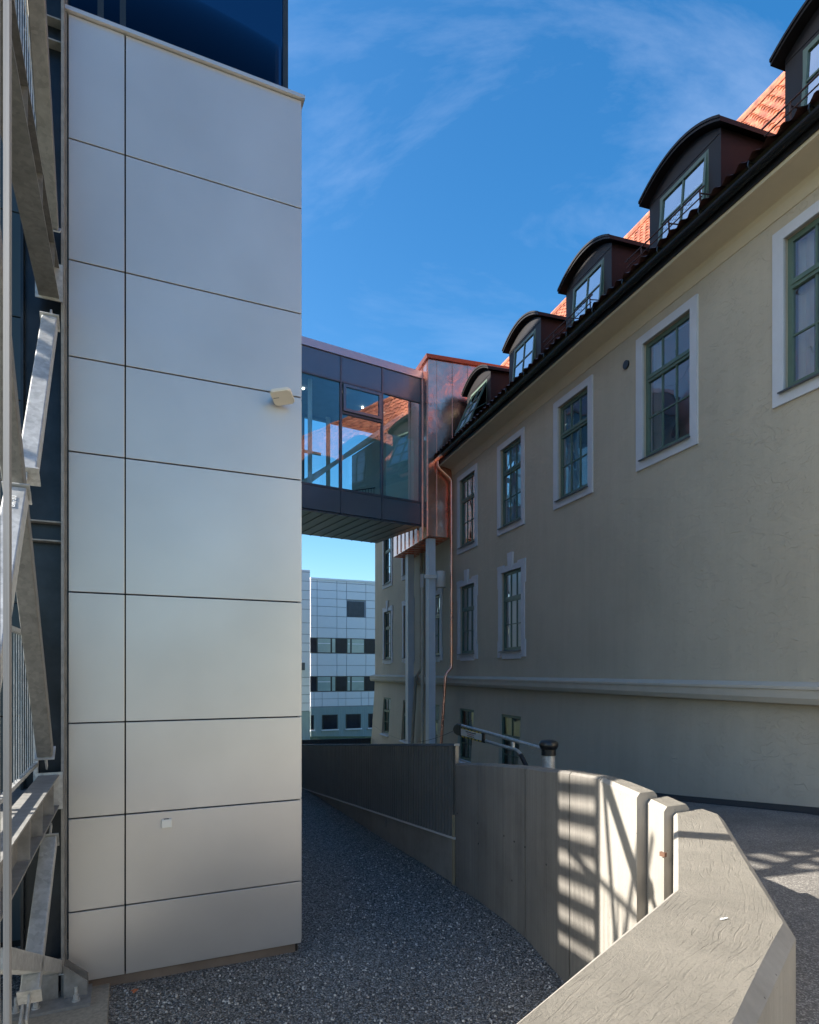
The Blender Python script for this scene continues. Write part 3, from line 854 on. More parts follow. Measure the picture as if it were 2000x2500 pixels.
def old_window(kind, Lf, ncols, curt=True, gap=None):
    s0, s1, z0, z1 = {'up': up_open, 'lo': lo_open, 'ba': ba_open}[kind](Lf)
    q = QW+0.055 if kind != 'ba' else QW-0.02
    hgt = z1-z0
    if kind == 'ba':
        tr = (z0+hgt*0.63, 0.10); rows = (1, 2)
    else:
        tr = (z0+hgt*(0.685 if kind == 'up' else 0.655), 0.13); rows = (1, 2)
    fr_, pane, T = sash(old, s0+0.004, s1-0.004, z0+0.01, z1-0.004, q, rows, ncols, fw=0.075, transom=tr, name='window')
    po = pane.build('pane', M['glass_basement'] if kind == 'ba' else M['glass_old'], None); po.parent = fr_
    po.matrix_parent_inverse = Matrix.Identity(4)
    if curt:
        co = curtain(None, s0+0.05, s1-0.05, z0+0.05, z1-0.03, q+0.17, gap)
        co.parent = fr_
    # surround
    sr = MB()
    pq = QW-0.035
    if kind == 'up':
        A0, A1, B0, B1 = Lf-1.60, Lf, 3.885, 6.44
        for (x0, x1, y0, y1) in ((A0, s0, B0, B1), (s1, A1, B0, B1), (s0, s1, z1, B1), (s0, s1, B0, z0)):
            sr.hexa([OB(x0, pq, y0), OB(x1, pq, y0), OB(x1, QW+0.02, y0), OB(x0, QW+0.02, y0), OB(x0, pq, y1), OB(x1, pq, y1), OB(x1, QW+0.02, y1), OB(x0, QW+0.02, y1)])
        so = sr.build('surround', M['trim'], None); so.parent = fr_
    elif kind == 'lo':
        A0, A1, B0, B1 = Lf-1.64, Lf-0.10, 0.47, 2.90
        def bx(x0, x1, y0, y1, p=pq):
            sr.hexa([OB(x0, p, y0), OB(x1, p, y0), OB(x1, QW+0.02, y0), OB(x0, QW+0.02, y0), OB(x0, p, y1), OB(x1, p, y1), OB(x1, QW+0.02, y1), OB(x0, QW+0.02, y1)])
        bx(A0, s0, B0, B1); bx(s1, A1, B0, B1); bx(s0, s1, z1, B1); bx(s0, s1, B0, z0)
        # stepped ears at the four corners, apron, keystone
        bx(A0-0.055, s0-0.002, 2.36, 2.895, pq+0.006); bx(s1+0.002, A1+0.055, 2.36, 2.895, pq+0.006)
        bx(A0-0.055, A0+0.36, 2.895, 2.985, pq-0.006); bx(A1-0.36, A1+0.055, 2.895, 2.985, pq-0.006)
        bx(A0+0.36, A0+0.60, 2.88, 2.935, pq-0.004); bx(A1-0.60, A1-0.36, 2.88, 2.935, pq-0.004)
        bx(A0-0.055, s0-0.002, 0.40, 0.86, pq+0.006); bx(s1+0.002, A1+0.055, 0.40, 0.86, pq+0.006)
        bx(A0-0.055+0.28, A1+0.055-0.28, 0.355, 0.47, pq+0.006)
        mid = (A0+A1)/2
        ke = [OB(mid-0.10, pq-0.03, z1-0.0), OB(mid+0.10, pq-0.03, z1-0.0), OB(mid+0.15, pq-0.03, 3.27), OB(mid-0.15, pq-0.03, 3.27)]
        sr.extrude(ke, N2*0.085)
        so = sr.build('surround', M['trim'], None); so.parent = fr_
    # sill
    sl = MB()
    if kind == 'ba':
        qq = qb(z0)
        sl.hexa([OB(s0-0.03, qq-0.09, z0-0.07), OB(s1+0.03, qq-0.09, z0-0.07), OB(s1+0.03, q+0.01, z0-0.03), OB(s0-0.03, q+0.01, z0-0.03),
                 OB(s0-0.03, qq-0.09, z0-0.03), OB(s1+0.03, qq-0.09, z0-0.03), OB(s1+0.03, q+0.01, z0+0.012), OB(s0-0.03, q+0.01, z0+0.012)])
        slo = sl.build('sill', M['trim'], None)
    else:
        sl.hexa([OB(s0-0.02, QW-0.09, z0-0.035), OB(s1+0.05, QW-0.09, z0-0.035), OB(s1+0.05, q, z0+0.004), OB(s0-0.02, q, z0+0.004),
                 OB(s0-0.02, QW-0.09, z0-0.012), OB(s1+0.05, QW-0.09, z0-0.012), OB(s1+0.05, q, z0+0.022), OB(s0-0.02, q, z0+0.022)])
        slo = sl.build('sill', M['sill'], None)
    slo.parent = fr_
    for ch in (po, slo): ch.matrix_parent_inverse = Matrix.Identity(4)
    return fr_
def fix_children(o):
    pass
for i, c in enumerate(cols_up):
    old_window('up', c, 3, curt=(i in (0, 1, 2, 3, 4)), gap=(0.5, 0.30) if i in (1, 2, 3) else None)
for i, c in enumerate(cols_lo):
    old_window('lo', c, 3, curt=True, gap=(0.55, 0.1) if i == 1 else None)
for i, c in enumerate(cols_lo):
    old_window('ba', c, 2, curt=True, gap=None)

# dormers
def dormer(sL, tilt, open_far=False):
    s0, s1 = sL-1.83, sL
    q0, q1 = 8.44, 10.3
    zb, ze, zc = 7.9, 9.36, 9.66
    def arch(k, n, a0, a1, e, c):
        t = k/n; s_ = a0+(a1-a0)*t
        return s_, e + (c-e)*(1-(2*t-1)**2)
    n = 16
    ws0, ws1, wz0, wz1 = s0+0.28, s1-0.30, 7.80, 9.22
    b = MB()
    # front with opening: left jamb, right jamb, arch head
    b.quad(OB(s0, q0, 7.6), OB(ws0, q0, 7.6), OB(ws0, q0, wz1), OB(s0, q0, wz1))
    b.quad(OB(ws1, q0, 7.6), OB(s1, q0, 7.6), OB(s1, q0, wz1), OB(ws1, q0, wz1))
    top = [arch(k, n, s0, s1, ze, zc) for k in range(n+1)]
    b.poly([OB(s0, q0, wz1), OB(s1, q0, wz1)] + [OB(a_, q0, z_) for a_, z_ in reversed(top)])
    for sx in (s0, s1):
        b.quad(OB(sx, q0, 7.6), OB(sx, q1, 7.6), OB(sx, q1, ze), OB(sx, q0, ze))
    # reveal
    for (p, r_) in (((ws0, 7.6), (ws0, wz1)), ((ws1, 7.6), (ws1, wz1)), ((ws0, wz1), (ws1, wz1))):
        b.quad(OB(p[0], q0, p[1]), OB(r_[0], q0, r_[1]), OB(r_[0], q0+0.12, r_[1]), OB(p[0], q0+0.12, p[1]))
    # thin raised seams on the front and cheek
    b.hexa([OB(s0, q0-0.008, wz1+0.06), OB(s1, q0-0.008, wz1+0.06), OB(s1, q0, wz1+0.06), OB(s0, q0, wz1+0.06),
            OB(s0, q0-0.008, wz1+0.072), OB(s1, q0-0.008, wz1+0.072), OB(s1, q0, wz1+0.072), OB(s0, q0, wz1+0.072)])
    b.hexa([OB(s0-0.008, q0-0.01, 7.7), OB(s0+0.02, q0-0.01, 7.7), OB(s0+0.02, q0+0.02, 7.7), OB(s0-0.008, q0+0.02, 7.7),
            OB(s0-0.008, q0-0.01, ze), OB(s0+0.02, q0-0.01, ze), OB(s0+0.02, q0+0.02, ze), OB(s0-0.008, q0+0.02, ze)])
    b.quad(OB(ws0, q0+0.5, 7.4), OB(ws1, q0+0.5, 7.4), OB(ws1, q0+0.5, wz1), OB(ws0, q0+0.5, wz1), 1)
    d = b.build('dormer', [M['dormer'], M['dark_room']], old)
    r = MB()
    ext = [arch(k, n, s0-0.13, s1+0.13, ze-0.02, zc+0.02) for k in range(n+1)]
    low = [(a_, z_) for a_, z_ in ext]; up_ = [(a_, z_+0.085) for a_, z_ in ext]
    r.extrude([OB(a_, q0-0.15, z_) for a_, z_ in low+list(reversed(up_))], N2*(q1+0.4-q0))
    # drip edge standing 2 cm proud of the shell
    dr = [(a_, z_+0.05) for a_, z_ in ext]; dr2 = [(a_, z_+0.095) for a_, z_ in ext]
    r.extrude([OB(a_, q0-0.172, z_) for a_, z_ in dr+list(reversed(dr2))], N2*0.021)
    ro = r.build('dormer_roof', M['dormer'], None); ro.parent = d
    fr_ = MB()
    f2, pane, T = sash(None, ws0+0.035, ws1-0.035, wz0-0.1, wz1-0.03, q0-0.005, (3,), 2, fw=0.055, mb=0.03, depth=0.05, name='window_frame', tilt=tilt)
    f2.parent = d
    # fixed outer frame and pane share the dormer as parent: pane is its own sub-part
    po = pane.build('pane', M['glass_dormer'], None); po.parent = d
    of = MB()
    for (x0, x1, y0, y1) in ((ws0, ws0+0.035, 7.6, wz1), (ws1-0.035, ws1, 7.6, wz1), (ws0+0.035, ws1-0.035, wz1-0.03, wz1)):
        of.hexa([OB(x0, q0+0.0, y0), OB(x1, q0+0.0, y0), OB(x1, q0+0.08, y0), OB(x0, q0+0.08, y0), OB(x0, q0+0.0, y1), OB(x1, q0+0.0, y1), OB(x1, q0+0.08, y1), OB(x0, q0+0.08, y1)])
    oo = of.build('outer_frame', M['green'], None); oo.parent = d
    if open_far:
        stt = MB()
        for sx in (ws0+0.05, ws1-0.05):
            stt.bar(OB(sx, q0+0.03, wz1-0.7), T(sx, q0, wz1-1.1), 0.02, 0.02)
        so = stt.build('stay_bar', M['green'], None); so.parent = d
    else:
        cc = MB()
        for i in range(20):
            a0_ = ws0+0.1+(ws1-ws0-0.2)*i/20; a1_ = ws0+0.1+(ws1-ws0-0.2)*(i+1)/20
            cc.quad(OB(a0_, q0+0.2+0.02*math.sin(i*2.2), 7.5), OB(a1_, q0+0.2+0.02*math.sin((i+1)*2.2), 7.5), OB(a1_, q0+0.2+0.02*math.sin((i+1)*2.2), wz1-0.25), OB(a0_, q0+0.2+0.02*math.sin(i*2.2), wz1-0.25))
        co = cc.build('blind', M['curtain'], None); co.parent = d
    return d
for sL, tl, of in ((7.40, 5, False), (10.49, 5, False), (13.55, 5, False), (16.60, 5, False), (19.68, 24, True)):
    dormer(sL, tl, of)
# snow guards in front of the dormers
def guard(sa, sb):
    m_ = MB()
    zg, qg = 7.78, QW-0.40
    m_.tube([OB(sa, qg, zg), OB(sb, qg, zg)], 0.014, 6)
    m_.tube([OB(sa+0.05, qg, zg-0.13), OB(sb-0.05, qg, zg-0.13)], 0.011, 6)
    s_ = sa+0.1
    while s_ < sb:
        m_.bar(OB(s_, qg, zg+0.02), OB(s_, qg+0.02, zg-0.26), 0.03, 0.012)
        m_.bar(OB(s_, qg, zg-0.05), OB(s_, qg+0.22, zg-0.02), 0.025, 0.01)
        s_ += 0.72
    # netting
    k = 0; s_ = sa+0.25
    while s_ < min(sa+0.95, sb):
        for z_ in (0, 1):
            c0 = OB(s_, qg-0.01, zg-0.02-z_*0.07-(k % 2)*0.035)
            m_.tube([c0, OB(s_+0.03, qg-0.012, zg-0.045-z_*0.07-(k % 2)*0.035), OB(s_+0.06, qg-0.01, zg-0.02-z_*0.07-(k % 2)*0.035)], 0.004, 4, cap=False)
        k += 1; s_ += 0.06
    m_.build('snow_guard', M['iron'], old)
for sL in (4.4, 7.40, 10.49, 13.55):
    guard(sL-2.35, sL-0.35)
# vent
vt = MB()
cc = OB(10.62, QW, 6.12)
vt.tube([cc-N2*0.0, cc-N2*0.035], 0.085, 20)
vt.build('wall_vent', M['black_plastic'], old)

def pipe(pts, r, m, name, clips=None):
    p = MB(); p.tube([OB(*q) for q in pts], r, 12)
    if clips:
        for (s_, q_, z_) in clips: p.tube([OB(s_, q_, z_-0.03), OB(s_, q_, z_+0.03)], r*1.22, 12)
    o = p.build(name, m, old); smooth_by_angle(o, 50); return o
pipe([(19.86, QW-0.55, 7.14), (19.86, QW-0.55, 6.93), (19.85, QW-0.48, 6.82), (19.82, QW-0.15, 6.55), (19.80, QW-0.085, 6.44), (19.80, QW-0.085, 6.2), (19.80, QW-0.085, 0.30), (19.80, QW-0.10, 0.12), (19.8, QW-0.27, -0.06), (19.8, QW-0.31, -0.2), (19.8, QW-0.33, -0.5), (19.8, QW-0.50, -3.0), (19.8, QW-0.55, -3.4)], 0.05, M['copper'], 'copper_downpipe', [(19.8, QW-0.085, z_) for z_ in (5.9, 4.1, 2.3, 0.7)])
pipe([(22.9, QW-0.10, 5.2), (22.9, QW-0.10, 0.1), (22.9, QW-0.30, -0.2), (22.9, QW-0.34, -0.6), (22.9, QW-0.52, -3.6)], 0.06, M['beige_pipe'], 'beige_downpipe', [(22.9, QW-0.10, z_) for z_ in (3.9, 1.9, 0.6)])

# ------------------------------------------------------------------ copper clad bay + glazed skybridge
br = empty('glazed_skybridge', Vector((-1.5, 20.8, 5.1)), 'glazed skybridge with blue grey panels and copper clad end leading into the old building', 'bridge')
CB0, CB1, CQ = 20.0, 24.1, 7.15
cb = MB()
ZB, ZTP = 4.57, 10.55
cb.hexa([OB(CB0, CQ, ZB), OB(CB1, CQ, ZB), OB(CB1, 10.6, ZB), OB(CB0, 10.6, ZB), OB(CB0, CQ, ZTP), OB(CB1, CQ, ZTP), OB(CB1, 10.6, ZTP), OB(CB0, 10.6, ZTP)])
# subdivide wobble comes from the material; standing seams are real
q = CQ+0.31
while q < 10.5:
    cb.bar(OB(CB0-0.014, q, ZB+0.02), OB(CB0-0.014, q, ZTP-0.02), 0.012, 0.028, up=D2)
    q += 0.565
s_ = CB0+0.10
while s_ < CB1:
    cb.bar(OB(s_, CQ-0.014, ZB+0.02), OB(s_, CQ-0.014, ZTP-0.02), 0.012, 0.028, up=N2)
    s_ += 0.5
for k, q in enumerate((7.16, 7.47, 8.04, 8.6)):   # staggered cross welts
    z_ = (8.85, 7.25, 8.3, 9.0)[k]
    cb.obox(OB(CB0-0.008, q+0.02, z_), N2*0.5, D2*0.007, Z*0.012)
# underside seams
s_ = CB0+0.25
while s_ < CB1:
    cb.bar(OB(s_, CQ+0.02, ZB-0.014), OB(s_, QW-0.1, ZB-0.014), 0.012, 0.028)
    s_ += 0.42
cb.build('copper_cladding', M['copper'], br)
ct = MB()
ct.hexa([OB(CB0-0.07, CQ-0.07, ZTP+0.002), OB(CB1+.05, CQ-0.07, ZTP+0.002), OB(CB1+.05, 10.6, ZTP+0.002), OB(CB0-0.07, 10.6, ZTP+0.002),
         OB(CB0-0.10, CQ-0.10, ZTP+0.12), OB(CB1+.05, CQ-0.10, ZTP+0.12), OB(CB1+.05, 10.6, ZTP+0.12), OB(CB0-0.10, 10.6, ZTP+0.12)])
ct.build('copper_roof_edge', mat('dark_copper_edge', (0.22, 0.08, 0.06), 0.4, 0.6), br)

PB = Vector((0.44, 21.84, 0)); EB = Vector((-0.853, -0.521, 0)).normalized(); NB = Vector((EB.y, -EB.x, 0))
if NB.y < 0: NB = -NB     # into the bridge, away from camera
def BR(w, d, z): return PB + EB*w + NB*d + Z*z
WB = 7.6; DB = 3.3
def bbox_(mb, w0, w1, d0, d1, z0, z1, m=0):
    mb.hexa([BR(w0, d0, z0), BR(w1, d0, z0), BR(w1, d1, z0), BR(w0, d1, z0), BR(w0, d0, z1), BR(w1, d0, z1), BR(w1, d1, z1), BR(w0, d1, z1)], m)
zt0, zt1, zg1, zg0, zb0 = 10.38, 10.14, 9.32, 5.86, 5.08
c = MB(); bbox_(c, -0.20, WB, -0.05, DB+0.05, zt1+0.0, zt0); c.build('roof_flashing', M['bridge_cap'], br)
wm = [0.05, 1.58, 3.09, 4.60, 6.11, WB]
for z0, z1 in ((zg1+0.02, zt1-0.004), (zb0, zg0-0.03)):
    for w0, w1 in zip(wm, wm[1:]):
        for (d0, d1) in ((0.0, 0.06), (DB-0.06, DB)):
            p = MB(); bbox_(p, w0+0.035, w1-0.035, d0, d1, z0+0.01, z1-0.01); p.build('facade_panel', M['bridge_panel'], br)
fr = MB()
for (d0, d1) in ((-0.02, 0.12), (DB-0.12, DB+0.02)):
    for x in wm: bbox_(fr, x-0.032, x+0.032, d0, d1, zb0-0.01, zt1-0.006)
    bbox_(fr, wm[0]+.033, WB, d0+0.004, d1, zg1-0.03, zg1+0.025); bbox_(fr, wm[0]+.033, WB, d0+0.004, d1, zg0-0.035, zg0+0.03)
bbox_(fr, 1.613, 3.057, -0.016, 0.11, 8.30, 8.36)
fr.build('mullions', mat('anthracite_mullion', (0.11, 0.125, 0.15), 0.4, 0.3), br)
ow = MB()
for (x0, x1, y0, y1) in ((1.64, 3.03, 8.38, 8.47), (1.64, 3.03, 9.16, 9.25), (1.64, 1.73, 8.47, 9.16), (2.94, 3.03, 8.47, 9.16)):
    bbox_(ow, x0, x1, -0.07, 0.02, y0, y1)
owf = ow.build('opening_window', M['bridge_panel'], br)
pp = MB(); pp.quad(BR(1.73, -0.03, 8.47), BR(2.94, -0.03, 8.47), BR(2.94, -0.03, 9.16), BR(1.73, -0.03, 9.16))
ppo = pp.build('pane', M['glass_bridge'], None); ppo.parent = owf
for k, (w0, w1) in enumerate(zip(wm, wm[1:])):
    for d in (0.03, DB-0.03):
        p = MB()
        zz1 = 8.30 if (k == 1 and d < 1) else zg1-0.03
        p.quad(BR(w0+0.03, d, zg0+0.02), BR(w1-0.03, d, zg0+0.02), BR(w1-0.03, d, zz1), BR(w0+0.03, d, zz1))
        p.build('glazing', M['glass_bridge'] if d < 1 else glass_mat('rear_bridge_glass', tint=(0.86, 0.94, 0.95), refl=0.0, ior=1.3, wav=0), br)
so = MB(); bbox_(so, 0.0, WB, 0.02, DB-0.02, zb0-0.06, zb0-0.012)
# soffit board joints run across
w_ = 0.25
so.build('soffit', M['bridge_soffit'], br)
sj = MB()
while w_ < WB:
    bbox_(sj, w_, w_+0.05, 0.03, DB-0.03, zb0-0.075, zb0-0.0605)
    w_ += 0.42
sj.build('soffit_seams', M['bridge_soffit'], br)
fl = MB(); bbox_(fl, 0.0, WB, 0.13, DB-0.13, zb0+0.05, zg0-0.12); fl.build('floor', M['int_steel'], br)
ce = MB(); bbox_(ce, 0.0, WB, 0.13, DB-0.13, zg1+0.06, zt1-0.02); ce.build('ceiling', mat('grey_ceiling', (0.16, 0.17, 0.18), 0.7), br)
ib = MB()
ib.bar(BR(0.25, 0.55, zg1-0.15), BR(4.2, 0.55, zg0+0.05), 0.10, 0.13)
ib.bar(BR(0.25, DB-0.45, zg1-0.35), BR(4.6, DB-0.45, zg0-0.05), 0.10, 0.13)
ib.bar(BR(4.4, 0.55, zg0+0.5), BR(5.9, 0.55, zg1), 0.10, 0.13)
ib.bar(BR(3.95, 0.5, zg0-0.1), BR(3.95, 0.5, zg1+0.1), 0.12, 0.12, up=(0, 1, 0))
ib.bar(BR(2.2, DB-0.3, zg0-0.1), BR(2.2, DB-0.3, zg1+0.1), 0.14, 0.14, up=(0, 1, 0))
ib.bar(BR(4.7, DB-0.3, zg0-0.1), BR(4.7, DB-0.3, zg1+0.1), 0.14, 0.14, up=(0, 1, 0))
ib.build('inner_braces', M['int_steel'], br)
iw = MB(); bbox_(iw, 0.05, 1.18, 0.45, DB-0.2, zg0-0.12, zg1-1.15); iw.build('inner_white_wall', M['int_white'], br)
iw = MB(); bbox_(iw, 0.03, 0.05, 0.13, DB-0.13, zg0-0.1, zg1+0.05); iw.build('inner_end_wall', M['int_white'], br)
rf = MB()
bbox_(rf, 2.4, 4.4, DB-0.10, DB-0.04, 8.0, 8.10)
rf.build('rear_transom', M['int_steel'], br)
rr = MB()
for k in range(16):
    w_ = 1.25+k*0.11; zz = zg0+0.62-k*0.03
    rr.bar(BR(w_, 1.2, zg0-0.1), BR(w_, 1.2, zz), 0.016, 0.016, up=(0, 1, 0))
rr.bar(BR(1.2, 1.2, zg0+0.63), BR(3.0, 1.2, zg0+0.14), 0.03, 0.03)
rr.build('inner_railing', M['far_dark'], br)
lm_, n_, b_, o_ = new_mat('downlight_glow')
b_.inputs['Emission Color'].default_value = (1, 0.93, 0.82, 1); b_.inputs['Emission Strength'].default_value = 6.0
for (w_, d_) in ((0.7, 1.6), (1.55, 1.5), (2.6, 0.8), (3.9, 1.2)):
    dl = MB(); dl.tube([BR(w_, d_, zg1+0.055), BR(w_, d_, zg1+0.02)], 0.035, 10)
    dl.build('downlight', lm_, br)

# posts under the bay
for k, (s_, q_) in enumerate(((20.27, 7.33), (23.3, 7.56))):
    p = MB(); c0 = OB(s_, q_, 0)
    hx = 0.125
    for sg in (-1, 1):      # H section: two flanges and a web
        p.bar(c0+D1*(sg*(hx-0.008))+Z*-4.5, c0+D1*(sg*(hx-0.008))+Z*(ZB-0.03), 0.25, 0.016, up=D1)
    p.bar(c0+Z*-4.5, c0+Z*(ZB-0.03), 0.016, 0.25, up=D1)
    p.bar(c0+D3*-0.105+Z*-4.5, c0+D3*-0.105+Z*(ZB-0.03), 0.006, 0.232, up=D1)
    o = p.build('steel_post', M['white_steel'])
    tag(o, ('white steel post with the cylinder lamp bracket, carrying the copper bay corner', 'white steel post farther back behind, under the copper bay')[k], 'post', 'white posts under the skybridge')
# duct with pipe
dp = empty('galvanised_pipe', OB(20.9, 7.25, -4), 'slim vertical galvanised pipe with white sleeve standing left of the near white post', 'pipe')
tb = MB(); tb.tube([OB(20.9, 7.25, -4), OB(20.9, 7.25, 2.98)], 0.052, 12)
z_ = -3.8
while z_ < 2.9:
    tb.tube([OB(20.9, 7.25, z_), OB(20.9, 7.25, z_+0.02)], 0.056, 12); z_ += 0.14
tb.build('pipe', mat('bright_pipe', (0.50, 0.47, 0.40), 0.4, 0.25), dp)
tb = MB(); tb.tube([OB(20.9, 7.25, 2.96), OB(20.9, 7.25, 3.42)], 0.068, 16); tb.build('sleeve', M['lamp_grey'], dp)
cl = empty('cylinder_lamp', OB(19.9, 7.5, 3.0), 'light grey drum shaped outdoor lamp on a bracket at the white post', 'lamp')
LP = Vector((1.065, 21.6, 0))
tb = MB(); tb.tube([LP+Z*2.88, LP+Z*2.90, LP+Z*3.42, LP+Z*3.44], [0.155, 0.17, 0.17, 0.155], 28); smooth_by_angle(tb.build('lamp_housing', M['lamp_grey'], cl), 40)
tb = MB(); tb.obox(Vector((0.50, 21.30, 3.16)), Vector((0.42, 0.02, 0)), Vector((0, 0.05, 0)), Z*0.12); tb.build('bracket', M['lamp_grey'], cl)

# ------------------------------------------------------------------ white panelled tower
tw = empty('panelled_tower', TW(1, 0, GZ), 'tall tower clad in large satin light grey panels with dark glazing above', 'building')
ZR = 15.4
jz = [5.70, 4.62, 3.57, 2.735, 1.91, 0.692, -0.448, -1.275, -2.088, -2.71]
WL, WM = 2.06, 1.607
core = MB()
fp = [TW(0.03, 0.05, 0), TW(WL-0.03, 0.05, 0), TW(WL-0.03, 1.3, 0), TW(3.6, 1.3, 0), Vector((-6.15, 4.68, 0)), Vector((-11, 4.2, 0)), Vector((-24, 28, 0)), TW(0.03, 31, 0)]
core.prism([(p.x, p.y) for p in reversed(fp)], -3.0, 5.60)
core.build('core', M['black'], tw)
core2 = MB()
fp2 = [TW(0.20, 0.35, 0), TW(WL-0.03, 0.35, 0), TW(WL-0.03, 1.35, 0), TW(3.6, 1.35, 0), Vector((-6.15, 4.78, 0)), Vector((-11, 4.4, 0)), Vector((-24, 28, 0)), TW(0.20, 31, 0)]
core2.prism([(p.x, p.y) for p in reversed(fp2)], 5.60, ZR)
core2.build('upper_storeys', mat('dark_interior_blue', (0.012, 0.02, 0.035), 0.5), tw)
def panel(w0, w1, z0, z1, nm='cladding_panel', dof=0.0):
    p = MB(); g_ = 0.006
    e_ = dof
    p.hexa([TW(w0+g_, e_+0.045, z0+g_), TW(w1-g_, e_+0.045, z0+g_), TW(w1-g_, e_, z0+g_), TW(w0+g_, e_, z0+g_),
            TW(w0+g_, e_+0.045, z1-g_), TW(w1-g_, e_+0.045, z1-g_), TW(w1-g_, e_, z1-g_), TW(w0+g_, e_, z1-g_)])
    return p.build(nm, M['panel'], tw, bevel=0.003)
for zt_, zb_ in zip(jz, jz[1:]):
    for (w0, w1) in ((-0.0, WM), (WM, WL)):
        panel(w0, w1, zb_, zt_)
# panels seen behind the steel frame, left of the column
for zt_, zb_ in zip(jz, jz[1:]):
    panel(WL+0.02, 3.5, zb_, zt_, dof=1.22).data.materials[0] = M['shaded_panel']
# east side cladding: shows in the window reflections
def side_panel(d0, d1, z0, z1):
    p = MB(); g_ = 0.006
    p.hexa([TW(0.025, d0+g_, z0+g_), TW(0.025, d1-g_, z0+g_), TW(-0.015, d1-g_, z0+g_), TW(-0.015, d0+g_, z0+g_),
            TW(0.025, d0+g_, z1-g_), TW(0.025, d1-g_, z1-g_), TW(-0.015, d1-g_, z1-g_), TW(-0.015, d0+g_, z1-g_)])
    return p
sp = MB()
dd = [0.06]
while dd[-1] < 30: dd.append(dd[-1]+1.9)
zz = [-2.7, -1.275, -0.448, 0.692, 1.91, 2.735, 3.57, 4.62, 5.7]
for a0, a1 in zip(dd, dd[1:]):
    for b0, b1 in zip(zz, zz[1:]):
        q_ = side_panel(a0, a1, b0, b1)
        i = len(sp.v); sp.v += q_.v; sp.f += [tuple(i+k for k in f) for f in q_.f]; sp.mi += q_.mi
sp.build('side_cladding', M['panel'], tw)
sp = MB()
for a0, a1 in zip(dd, dd[1:]):
    for b0, b1 in ((5.72, 7.4), (7.4, 9.0), (9.0, 11.0), (11.0, 13.2), (13.2, 15.3)):
        g_ = 0.01
        sp.hexa([TW(0.19, a0+.3+g_, b0+g_), TW(0.19, a1+.3-g_, b0+g_), TW(0.15, a1+.3-g_, b0+g_), TW(0.15, a0+.3+g_, b0+g_),
                 TW(0.19, a0+.3+g_, b1-g_), TW(0.19, a1+.3-g_, b1-g_), TW(0.15, a1+.3-g_, b1-g_), TW(0.15, a0+.3+g_, b1-g_)])
sp.build('upper_side_cladding', M['panel'], tw)
ca = MB()
ca.extrude([TW(WL+0.02, dd_, z_) for dd_, z_ in ((-0.035, 5.70), (-0.035, 5.735), (0.33, 5.74), (0.33, 5.70))], D1*(WL+0.02+0.025))
ca.build('sill_flashing', M['panel'], tw)
gz = MB()
gz.quad(TW(0.13, 0.16, 5.76), TW(WL, 0.16, 5.76), TW(WL, 0.16, ZR), TW(0.13, 0.16, ZR))
gz.build('curtain_glass', M['glass_tower'], tw)
gm = MB()
for w_ in (0.13, WM+0.02, WL-0.25):
    gm.bar(TW(w_, 0.19, 5.76), TW(w_, 0.19, ZR), 0.05, 0.10, up=D3)
gm.build('glass_mullions', M['far_dark'], tw)
pl_ = MB()
pl_.hexa([TW(0.06, 0.03, GZ-0.3), TW(WL, 0.03, GZ-0.3), TW(WL, 0.3, GZ-0.3), TW(0.06, 0.3, GZ-0.3), TW(0.06, 0.03, -2.70), TW(WL, 0.03, -2.70), TW(WL, 0.3, -2.70), TW(0.06, 0.3, -2.70)])
pl_.build('plinth', M['plinth'], tw)
ve = MB(); ve.bar(TW(WL+0.012, 0.02, GZ), TW(WL+0.012, 0.02, 6.9), 0.012, 0.06, up=D3); ve.build('corner_trim', M['edge_steel'], tw)

# access point on the panel
def tw_pt(u, v, off):
    t = (u-1000)/FPX
    # point on plane d=-off
    # TRP - D1*w - D3*off ; x = t*y
    b0 = TRP - D3*off
    w_ = (b0.x-t*b0.y)/(D1.x-t*D1.y)
    P = b0 - D1*w_
    return Vector((P.x, P.y, (HV-v)/FPX*P.y))
ap = empty('access_point', tw_pt(686, 960, 0), 'flat square off white wireless box projecting from the tower panel near its edge', 'network box')
c0 = tw_pt(690, 972, 0.16)
rr_ = []
h_ = 0.098
for k in range(4):
    cx, cy = ((1, 1), (-1, 1), (-1, -1), (1, -1))[k]
    for j in range(6):
        an = R(90*k + 90*j/5)
        rr_.append(((h_-0.04)*cx+0.04*math.cos(an), (h_-0.04)*cy+0.04*math.sin(an)))
e1_ = D1; e2_ = (D3*-0.95+Z*0.24).normalized(); ca_, sa_ = math.cos(R(28)), math.sin(R(28))
ax = e1_*ca_+e2_*sa_; ay = e2_*ca_-e1_*sa_; az = ax.cross(ay)
if az.z < 0: az = -az
m_ = MB()
bot = [c0 + ax*(x*0.98) + ay*(y*1.05) for x, y in rr_]
lo = [c0 + ax*(x*1.03) + ay*(y*1.1) + az*0.010 for x, y in rr_]
up = [c0 + ax*(x*1.0) + ay*(y*1.07) + az*0.034 for x, y in rr_]
i = 0; n_ = len(rr_)
m_.v += [tuple(p) for p in bot+lo+up]
m_.f.append(tuple(reversed(range(n_)))); m_.mi.append(0)
for lv in (0, 1):
    for k in range(n_):
        l = (k+1) % n_
        m_.f.append((lv*n_+k, lv*n_+l, (lv+1)*n_+l, (lv+1)*n_+k)); m_.mi.append(0)
m_.f.append(tuple(2*n_+k for k in range(n_))); m_.mi.append(0)
m_.build('housing', M['ap_white'], ap)
m_ = MB()
m_.bar(c0+az*0.045-ay*0.02, c0+az*0.06+D3*0.155, 0.09, 0.02)
m_.bar(c0+az*0.04+ax*0.05, c0+az*0.05+ax*0.05+D3*0.12, 0.015, 0.04)
m_.bar(c0+az*0.04-ax*0.05, c0+az*0.05-ax*0.05+D3*0.12, 0.015, 0.04)
